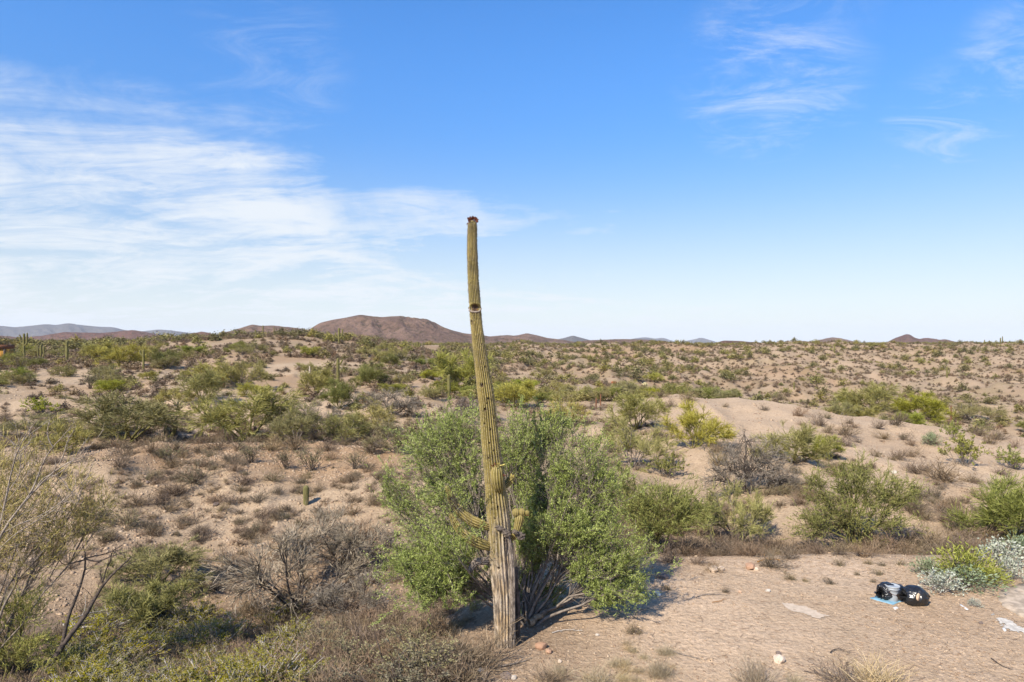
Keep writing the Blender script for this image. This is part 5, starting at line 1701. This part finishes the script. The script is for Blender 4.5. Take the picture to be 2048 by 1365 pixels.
# ------------------------------------------------------------------ pebbles and stones
def pebble_parts(x, y, r, rng, sink=.35):
    n = len(x)
    z = height(x, y)
    cube = np.array([[-1, -1, -1], [1, -1, -1], [1, 1, -1], [-1, 1, -1], [-1, -1, 1], [1, -1, 1], [1, 1, 1], [-1, 1, 1]], float)
    cube[4:, :2] *= .62
    v = cube[None] + rng.uniform(-.32, .32, (n, 8, 3))
    v *= np.stack([rng.uniform(.7, 1.35, n), rng.uniform(.6, 1.1, n), rng.uniform(.45, .9, n)], 1)[:, None]
    v *= .62 * r[:, None, None]
    a = rng.uniform(0, 6.28, n)
    ca, sa = np.cos(a)[:, None], np.sin(a)[:, None]
    vx = v[..., 0] * ca - v[..., 1] * sa
    vy = v[..., 0] * sa + v[..., 1] * ca
    V = np.stack([vx + x[:, None], vy + y[:, None], v[..., 2] + (z + r * (.3 - sink))[:, None]], -1).reshape(-1, 3)
    f = np.array([[0, 3, 2, 1], [4, 5, 6, 7], [0, 1, 5, 4], [1, 2, 6, 5], [2, 3, 7, 6], [3, 0, 4, 7]])
    Q = (np.arange(n)[:, None, None] * 8 + f[None]).reshape(-1, 4)
    return (V, Q, 0, np.repeat(rng.uniform(0, 1, n), 8))


rng = RS(303)
xs, ys, rs = [], [], []
for (n, px0, px1, D0, D1, r0, r1) in ((60000, -60, 900, 22, 46, .02, .12), (6000, -60, 900, 12, 22, .02, .06), (26000, 850, 2150, 11.5, 21, .010, .05), (9000, 1000, 2150, 21, 48, .03, .11), (5000, -60, 2100, 46, 75, .06, .18)):
    D = np.sqrt(rng.uniform(D0 ** 2, D1 ** 2, n))
    px = rng.uniform(px0, px1, n)
    x = (px - 1024) / FPX * D
    kp = fbm(x / 2.2, D / 2.2, 77, 3) * 2 + rng.uniform(-.5, .5, n) > 0
    xs.append(x[kp]); ys.append(D[kp]); rs.append((r0 + (r1 - r0) * rng.uniform(0, 1, n) ** 3)[kp])
xs, ys, rs = np.concatenate(xs), np.concatenate(ys), np.concatenate(rs)
tag(link('pebbles', quad_mesh('pebbles', [pebble_parts(xs, ys, rs, rng)], [M['pebble']])), 'loose tan and brown pebbles strewn over the soil', kind='stuff')
# fine plant litter on the soil
n = 9000
D = np.sqrt(rng.uniform(11.5 ** 2, 24 ** 2, n))
px = np.where(rng.uniform(0, 1, n) < .6, rng.uniform(-60, 1150, n), rng.uniform(900, 2120, n))
x = (px - 1024) / FPX * D
st_ = np.stack([x, D, height(x, D) + .012], 1)
dd = np.stack([rng.normal(size=n), rng.normal(size=n), rng.normal(size=n) * .12], 1)
tag(link('twig_litter', quad_mesh('twig_litter', [ribbons(branches(st_, dd, rng.uniform(.06, .28, n), 3, .5, 0, rng, .1), .009, .005, 0, rng)], [M['dry']])), 'fine dry twig litter scattered on the soil', kind='stuff')

for i, (px, py, wp, hp, mat, lab) in enumerate((
    (1083, 1297, 26, 15, 'rockred', 'orange-red rock beside the foot of the tall saguaro'), (1098, 1306, 16, 10, 'rockred', 'smaller orange rock touching the orange-red one'), (1012, 1356, 24, 16, 'rockdark', 'dark flat rock below the fallen grey branch'),
    (1027, 1358, 15, 9, 'rockwhite', 'pale flat stone beside the dark rock'), (1428, 1143, 20, 14, 'rocktan', 'cream boulder at the rim of the pad'), (1442, 1141, 14, 10, 'rocktan', 'smaller cream stone beside the cream boulder'),
    (1500, 1138, 24, 16, 'rockred', 'orange-tan boulder at the rim of the pad by the orange stems'), (1512, 1141, 11, 8, 'rocktan', 'small tan stone beside the orange-tan boulder'), (1558, 1323, 28, 17, 'rocktan', 'lone tan rock on the open pad above straw grass'),
    (1557, 1309, 11, 8, 'rockdark', 'small dark stone just behind the lone tan rock'), (1536, 1184, 11, 8, 'rockwhite', 'small white stone on the open pad'), (1316, 1172, 20, 17, 'rocktan', 'tan rock under the drooping ironwood edge'),
    (1326, 1157, 24, 11, 'rockdark', 'dark rock behind the tan one at the ironwood edge'), (962, 1345, 18, 9, 'rockwhite', 'white stone half under the fallen grey branch'), (1788, 948, 11, 9, 'rockwhite', 'rounded pale boulder on the slope above the dark palo verde'),
    (1612, 908, 26, 12, 'rocktan', 'tan ledge rock on the ridge slope under palo verdes'), (1480, 1186, 8, 6, 'rockred', 'little brown stone on the pad near the white one'), (1962, 1248, 9, 6, 'rockdark', 'little black lump beside the white residue'),
    (262, 1132, 16, 9, 'rockwhite', 'pale stone on the stony slope below the low green palo verde'), (385, 1165, 22, 10, 'rockwhite', 'flat white stone on the slope beside the gully'), (432, 1012, 14, 9, 'rockdark', 'dark round stone on the stony slope'),
    (295, 967, 10, 7, 'rockdark', 'small dark stone at the top of the stony slope'), (1195, 1272, 9, 6, 'rockwhite', 'small pale pebble stone in the tree shadow'), (1120, 1325, 12, 7, 'rocktan', 'flat tan stone before the orange rocks'))):
    g = ground_at(px, py)
    k = g[1] / FPX
    me = ico(3 if wp > 14 else 2, 400 + i, .025)
    a = me.attributes.new('rnd', 'FLOAT', 'POINT')
    a.data.foreach_set('value', np.full(len(me.vertices), (i * .37) % 1, np.float32))
    me.materials.append(M[mat])
    o = link('rock', me, None, (g[0], g[1], g[2] + hp * .28 * k), i * 1.3, (wp * .55 * k, wp * .42 * k, hp * .55 * k))
    tag(o, lab, 'rock')

# ------------------------------------------------------------------ black bags, bucket and scraps on the pad
def lathe(profile, n=40):
    ph = np.arange(n) / n * 2 * math.pi
    pr = np.array(profile)
    V = np.stack([pr[:, :1] * np.cos(ph), pr[:, :1] * np.sin(ph), np.repeat(pr[:, 1:], n, 1)], -1).reshape(-1, 3)
    i, j = np.meshgrid(np.arange(len(pr) - 1), np.arange(n), indexing='ij')
    j2 = (j + 1) % n
    return (V, np.stack([i * n + j, i * n + j2, (i + 1) * n + j2, (i + 1) * n + j], -1).reshape(-1, 4), 0, .5)


def bag(label, px, py, size, rotz, seed, tie_side, card=None):
    g = ground_at(px, py)
    o = thing('trash_bag', label, 'bag', g, rotz)
    nu, nv = 96, 56
    ph = np.arange(nu) / nu * 2 * math.pi
    tt = np.linspace(0.02, math.pi - .02, nv)
    T, Pp = np.meshgrid(tt, ph, indexing='ij')
    # axis of the bag along local x, its tied mouth at +x
    dx_, dy_, dz_ = np.cos(T), np.sin(T) * np.cos(Pp), np.sin(T) * np.sin(Pp)
    mouth = sst(.1, 1.0, dx_ * tie_side)
    pleat = np.abs(np.sin(Pp * 9 + 1.3 * np.sin(3 * T + seed) + seed)) - .5
    wr = 0.10 * mouth * pleat + 0.13 * ridged(Pp * 1.6 + T * .9, T * 2.8, seed, 4) + 0.30 * fbm(Pp * 1.0, T * 1.5, seed + 3, 3)
    seam = np.abs(vnoise(Pp * 1.6, T * 2.2 + seed, seed + 8) * 2 - 1)
    wr = wr - 0.05 * np.exp(-(seam / .06) ** 2)
    wrap = sst(0, .6, np.abs(((Pp + math.pi) % (2 * math.pi)) - math.pi))
    wr = wr * wrap
    r = 1 + wr
    r = r * (1 - .30 * sst(.75, 1.0, dx_ * tie_side))
    X, Y, Z = dx_ * r * size[0], dy_ * r * size[1], dz_ * r * size[2]
    Z = Z + size[2] * .72
    Z = np.where(Z < .02, .02 + (Z - .02) * .06, Z)
    V = np.stack([X, Y, Z], -1).reshape(-1, 3)
    i, j = np.meshgrid(np.arange(nv - 1), np.arange(nu), indexing='ij')
    j2 = (j + 1) % nu
    Q = np.stack([i * nu + j, i * nu + j2, (i + 1) * nu + j2, (i + 1) * nu + j], -1).reshape(-1, 4)
    link('sack', quad_mesh('sack', [(V, Q, 0, .5)], [M['bag']], smooth=True), o)
    rng = RS(seed)
    tip = np.array([tie_side * size[0] * .70, 0, size[2] * .7])
    n = 16
    d = norm(np.stack([np.full(n, tie_side * 1.0), rng.normal(size=n) * .7, rng.normal(size=n) * .7], 1))
    link('knot', quad_mesh('knot', [ribbons(branches(np.tile(tip, (n, 1)), d, rng.uniform(.12, .24, n), 4, .8, -.1, rng, .15), .05, .07, 0, rng)], [M['bag']]), o)
    return o, g


b1, g1 = bag('black trash bag lying flat behind the grey bucket', 1782, 1198, (.36, .27, .235), math.radians(8), 3, -1)
b2, g2 = bag('torn black trash bag with cardboard showing, beside the grey bucket', 1830, 1208, (.30, .27, .25), math.radians(-18), 8, -1)
cd = at(1837, 1194, g2[1] - .27)
rng = RS(4)
pl = np.array([[-.055, 0, -.06], [-.02, -.012, -.10], [.02, -.01, -.07], [.055, 0, -.03], [.05, .004, .05], [.0, .0, .09], [-.045, .004, .05], [-.06, .003, 0]])
cv = np.concatenate([pl, pl + [0, .006, 0]])
cq = np.array([[0, 1, 2, 3], [0, 3, 4, 7], [7, 4, 5, 6], [8 + 3, 8 + 2, 8 + 1, 8], [15, 12, 11, 8], [14, 13, 12, 15]] + [[k, 8 + k, 8 + (k + 1) % 8, (k + 1) % 8] for k in range(8)])
tag(link('cardboard_scrap', quad_mesh('cardboard_scrap', [(cv, cq, 0, .5)], [M['card']]), None, tuple(cd), .2), 'torn brown cardboard scrap poking out of the torn black bag', 'cardboard')

gb = ground_at(1785, 1202)
bk = thing('bucket', 'upright grey plastic bucket with lid on the blue sheet', 'bucket', (gb[0], gb[1], gb[2] + .02))
link('body', quad_mesh('body', [lathe([(.001, 0), (.122, 0), (.127, .006), (.140, .20), (.146, .285), (.158, .288), (.158, .298), (.147, .30), (.148, .318), (.160, .321), (.160, .331), (.149, .333), (.150, .345)])], [M['bucket']], smooth=False), bk)
link('lid', quad_mesh('lid', [lathe([(.152, .338), (.164, .340), (.165, .362), (.158, .368), (.150, .360), (.001, .358)])], [M['bucket']]), bk)
hp = np.array([[(-.165 * math.cos(q), -.165 * math.sin(q) * .98, .31 - .13 * math.sin(q)) for q in np.linspace(0, math.pi, 16)]])
link('handle', quad_mesh('handle', [tubes(hp, .004, .004, 6)], [M['rustmetal']], smooth=True), bk)


def patch(name, label, cat, outline, mat, thick=.01, lift=.006, kind=None, wob=.0, sub=3):
    """a thin sheet lying on the ground, outline in picture units"""
    P = np.array([ground_at(*q) for q in outline])
    c0 = P.mean(0)
    n = len(P)
    # refine the rim
    T = np.linspace(0, n, n * sub, endpoint=False)
    i = T.astype(int)
    f = (T - i)[:, None]
    rim = P[i % n] * (1 - f) + P[(i + 1) % n] * f
    rng = RS(int(outline[0][0]))
    rim[:, :2] += rng.normal(size=(len(rim), 2)) * wob
    rings = [rim]
    for s_ in (.66, .33, .02):
        rings.append(c0 + (rim - c0) * s_)
    V = np.concatenate(rings)
    zg = height(V[:, 0], V[:, 1])
    top = V.copy()
    top[:, 2] = zg + lift + thick
    top[:len(rim), 2] = zg[:len(rim)] + lift + thick * .5
    m_ = len(rim)
    skirt = rim.copy()
    skirt[:, 2] = height(rim[:, 0], rim[:, 1]) - .03
    V = np.concatenate([top, skirt]) - c0
    Q = []
    for r_ in range(3):
        for k in range(m_):
            k2 = (k + 1) % m_
            Q.append([r_ * m_ + k, r_ * m_ + k2, (r_ + 1) * m_ + k2, (r_ + 1) * m_ + k])
    for k in range(m_):
        Q.append([4 * m_ + k, 4 * m_ + (k + 1) % m_, (k + 1) % m_, k])
    o = link(name, quad_mesh(name, [(V, np.array(Q), 0, .5)], [M[mat]]), None, tuple(c0))
    return tag(o, label, cat, kind=kind)


patch('plastic_sheet', 'crumpled flat blue sheet under the grey bucket', 'sheet', [(1741, 1197), (1752, 1195), (1772, 1195), (1790, 1202), (1806, 1198), (1808, 1204), (1796, 1206), (1786, 1210), (1772, 1206), (1755, 1202)], 'blue', .012, .012, wob=.01)
patch('paper_scrap', 'white paper scrap wedged between bucket and torn bag', 'litter', [(1797, 1199), (1803, 1190), (1808, 1194), (1809, 1200), (1802, 1202)], 'paper', .05, .03)
patch('paper_scrap', 'pale scrap on the sand before the bags', 'litter', [(1786, 1216), (1793, 1214), (1797, 1217), (1790, 1220)], 'paper', .01, .006)
patch('paper_scrap', 'long thin white strip on the sand near the tiny silver plant', 'litter', [(1919, 1210), (1922, 1210), (1937, 1220), (1934, 1221)], 'paper', .01, .008)
patch('paper_scrap', 'small white scrap below the white residue', 'litter', [(2004, 1258), (2008, 1256), (2013, 1262), (2009, 1264)], 'paper', .012, .008)
patch('paper_scrap', 'bluish white scrap in shade under the ironwood', 'litter', [(1197, 1190), (1206, 1188), (1212, 1193), (1203, 1197)], 'paper', .05, .02)
patch('paper_scrap', 'white scrap at the drooping edge of the ironwood', 'litter', [(1309, 1186), (1316, 1184), (1322, 1191), (1316, 1193)], 'paper', .04, .02)


def stain(name, label, outline, mat, cell=.035, soft=.10, lift=.012):
    """a thin dried film on the sand with a ragged edge"""
    P = np.array([ground_at(*q) for q in outline])[:, :2]
    lo, hi = P.min(0), P.max(0)
    gx, gy = np.meshgrid(np.arange(lo[0], hi[0], cell), np.arange(lo[1], hi[1], cell), indexing='ij')
    ins = np.zeros(gx.shape, bool)
    dist = np.full(gx.shape, 9.0)
    for a, b in zip(P, np.roll(P, -1, 0)):
        ins ^= ((a[1] > gy) != (b[1] > gy)) & (gx < (b[0] - a[0]) * (gy - a[1]) / (b[1] - a[1] + 1e-9) + a[0])
        e = b - a
        q = np.clip(((gx - a[0]) * e[0] + (gy - a[1]) * e[1]) / (e @ e), 0, 1)
        dist = np.minimum(dist, np.hypot(gx - a[0] - q * e[0], gy - a[1] - q * e[1]))
    sd = np.where(ins, dist, -dist) + .30 * fbm(gx / .28, gy / .28, 5, 4) + .12 * fbm(gx / .06, gy / .06, 8, 2)
    keep = (sd > 0) & (sd + fbm(gx / .05, gy / .05, 15, 2) * .35 > soft * .2)
    V = np.stack([gx, gy, height(gx, gy) + lift], -1)
    c0 = np.array([P[:, 0].mean(), P[:, 1].mean(), hz(P[:, 0].mean(), P[:, 1].mean())])
    ny_ = gx.shape[1]
    i_, j_ = np.nonzero(keep[:-1, :-1] & keep[1:, :-1] & keep[:-1, 1:] & keep[1:, 1:])
    k_ = i_ * ny_ + j_
    Q = np.stack([k_, k_ + ny_, k_ + ny_ + 1, k_ + 1], 1)
    u_, inv = np.unique(Q, return_inverse=True)
    return tag(link(name, quad_mesh(name, [((V.reshape(-1, 3) - c0)[u_], inv.reshape(-1, 4), 0, .5)], [M[mat]], smooth=True), None, tuple(c0)), label, kind='structure')


stain('plaster_residue', 'spilled white powdery residue drying on the sand', [(1970, 1224), (1988, 1224), (2003, 1236), (2022, 1240), (2050, 1252), (2075, 1262), (2070, 1275), (2040, 1268), (2015, 1262), (1996, 1252), (1990, 1240), (1976, 1230)], 'plaster')
stain('ash_patch', 'pale grey bare patch on the sandy pad', [(1560, 1210), (1585, 1207), (1612, 1212), (1640, 1222), (1660, 1234), (1655, 1241), (1630, 1240), (1600, 1229), (1575, 1222)], 'ash')
patch('concrete_slab', 'old rough concrete slab with a worn rounded corner', 'slab', [(1998, 1186), (2014, 1176), (2040, 1170), (2090, 1166), (2160, 1175), (2160, 1260), (2090, 1252), (2055, 1240), (2030, 1228), (2008, 1216), (1999, 1202)], 'concrete', .03, .012, wob=.015, kind='structure', sub=5)

# ------------------------------------------------------------------ posts, drum, boards and the shed
def post(px, py, top, wpx, label, mat):
    g = ground_at(px, py)
    k = g[1] / FPX
    h = (py - top) * k
    P = np.array([[(0, 0, -.3), (.01, 0, h * .5), (.02, 0, h), (.02, 0, h + .004)]])
    r = wpx * .5 * k
    o = link('fence_post', quad_mesh('fence_post', [tubes(P[:, :3], r, r * .9, 8), tubes(np.array([[(.02, 0, h - .002), (.02, 0, h + .03)]]), r * .9, r * .3, 8)], [M[mat]], smooth=False), None, g)
    return tag(o, label, 'post')


post(1192, 818, 797, 2.6, 'shorter rusty steel post on the sandy flat', 'rustmetal')
post(1201, 812, 789, 2.6, 'taller rusty steel post on the sandy flat', 'rustmetal')
post(1213, 797, 783, 1.6, 'thin far rusty post past the pair of posts', 'rustmetal')
post(1902, 843, 812, 2.4, 'thin orange-brown post in the hollow behind the ridge', 'rustmetal')
post(619, 752, 733, 2.6, 'pale bleached post below the brown hill', 'woodpale')
g = ground_at(1228, 769)
k = g[1] / FPX
o = thing('drum', 'rusty red steel drum lying at the edge of the flat', 'drum', (g[0], g[1], g[2] + 2.8 * k), .5)
r = 3.0 * k
pr = lathe([(.001, -5 * k), (r, -5 * k), (r, -1.8 * k), (r * 1.05, -1.6 * k), (r, -1.4 * k), (r, 1.4 * k), (r * 1.05, 1.6 * k), (r, 1.8 * k), (r, 5 * k), (r * .9, 4.8 * k), (.001, 4.8 * k)], 24)
v = pr[0][:, [2, 1, 0]]
link('body', quad_mesh('body', [(v, pr[1], 0, .5)], [M['redmetal']]), o)
for i, (px, py, L, rz, lab) in enumerate(((1082, 763, 14, .1, 'weathered board end up in the scrap heap on the flat'), (1092, 762, 22, -.05, 'long weathered board across the scrap heap on the flat'), (1104, 764, 16, .3, 'short tilted board beside the scrap heap on the flat'))):
    g = ground_at(px, py)
    k = g[1] / FPX
    import bmesh
    bm = bmesh.new()
    bmesh.ops.create_cube(bm, size=1)
    bmesh.ops.scale(bm, vec=(L * k, .22, .06), verts=bm.verts)
    bmesh.ops.bevel(bm, geom=bm.edges[:], offset=.008, segments=1, affect='EDGES')
    me = bpy.data.meshes.new('board')
    bm.to_mesh(me)
    bm.free()
    me.materials.append(M['wood'])
    o = link('board', me, None, (g[0], g[1], g[2] + .12 + .05 * i), rz)
    o.rotation_euler = (0, .06 * (i - 1), rz)
    tag(o, lab, 'board')
# shed
D_ = 118.0
x0 = (-34 - 1024) / FPX * D_
x1 = (7 - 1024) / FPX * D_
zb = hz((x0 + x1) / 2, D_) - .1
zt = CAM_H + (HY - 689) / FPX * D_
shed = thing('shed', 'ochre shed corner with a rusty brown roof at the edge of the bank', 'shed', ((x0 + x1) / 2, D_ + 1.2, zb))


def boxpart(name, mat, lo, hi, parent):
    lo, hi = np.array(lo), np.array(hi)
    c = np.array([[lo[0], lo[1], lo[2]], [hi[0], lo[1], lo[2]], [hi[0], hi[1], lo[2]], [lo[0], hi[1], lo[2]], [lo[0], lo[1], hi[2]], [hi[0], lo[1], hi[2]], [hi[0], hi[1], hi[2]], [lo[0], hi[1], hi[2]]])
    f = np.array([[0, 3, 2, 1], [4, 5, 6, 7], [0, 1, 5, 4], [1, 2, 6, 5], [2, 3, 7, 6], [3, 0, 4, 7]])
    return link(name, quad_mesh(name, [(c, f, 0, .5)], [M[mat]]), parent)


hw, hh = (x1 - x0) / 2, zt - zb
boxpart('wall', 'ochre', (-hw, -1.2, 0), (hw, 1.2, hh * .72), shed)
boxpart('corner_post', 'barkdark', (hw + .01, -1.3, 0), (hw + .22, -1.0, hh * .74), shed)
boxpart('roof', 'rustmetal', (-hw - .2, -1.5, hh * .74), (hw - .05, 1.5, hh * .97), shed)
boxpart('door', 'wood', (-hw * .4, -1.24, .05), (hw * .1, -1.205, hh * .6), shed)

# ------------------------------------------------------------------ the air
hzv = np.array([[-26000, -26000, -85], [26000, -26000, -85], [26000, 26000, -85], [-26000, 26000, -85], [-26000, -26000, 420], [26000, -26000, 420], [26000, 26000, 420], [-26000, 26000, 420]], float)
hf = np.array([[0, 3, 2, 1], [4, 5, 6, 7], [0, 1, 5, 4], [1, 2, 6, 5], [2, 3, 7, 6], [3, 0, 4, 7]])
m, t = material('air')
vol = t.n('ShaderNodeVolumePrincipled', {'Color': (.80, .88, 1.0, 1), 'Density': 3.0e-5, 'Anisotropy': 0.0})
t.t.links.new(vol.outputs[0], t.n('ShaderNodeOutputMaterial').inputs['Volume'])
tag(link('haze', quad_mesh('haze', [(hzv, hf, 0, .5)], [m])), kind='stuff')
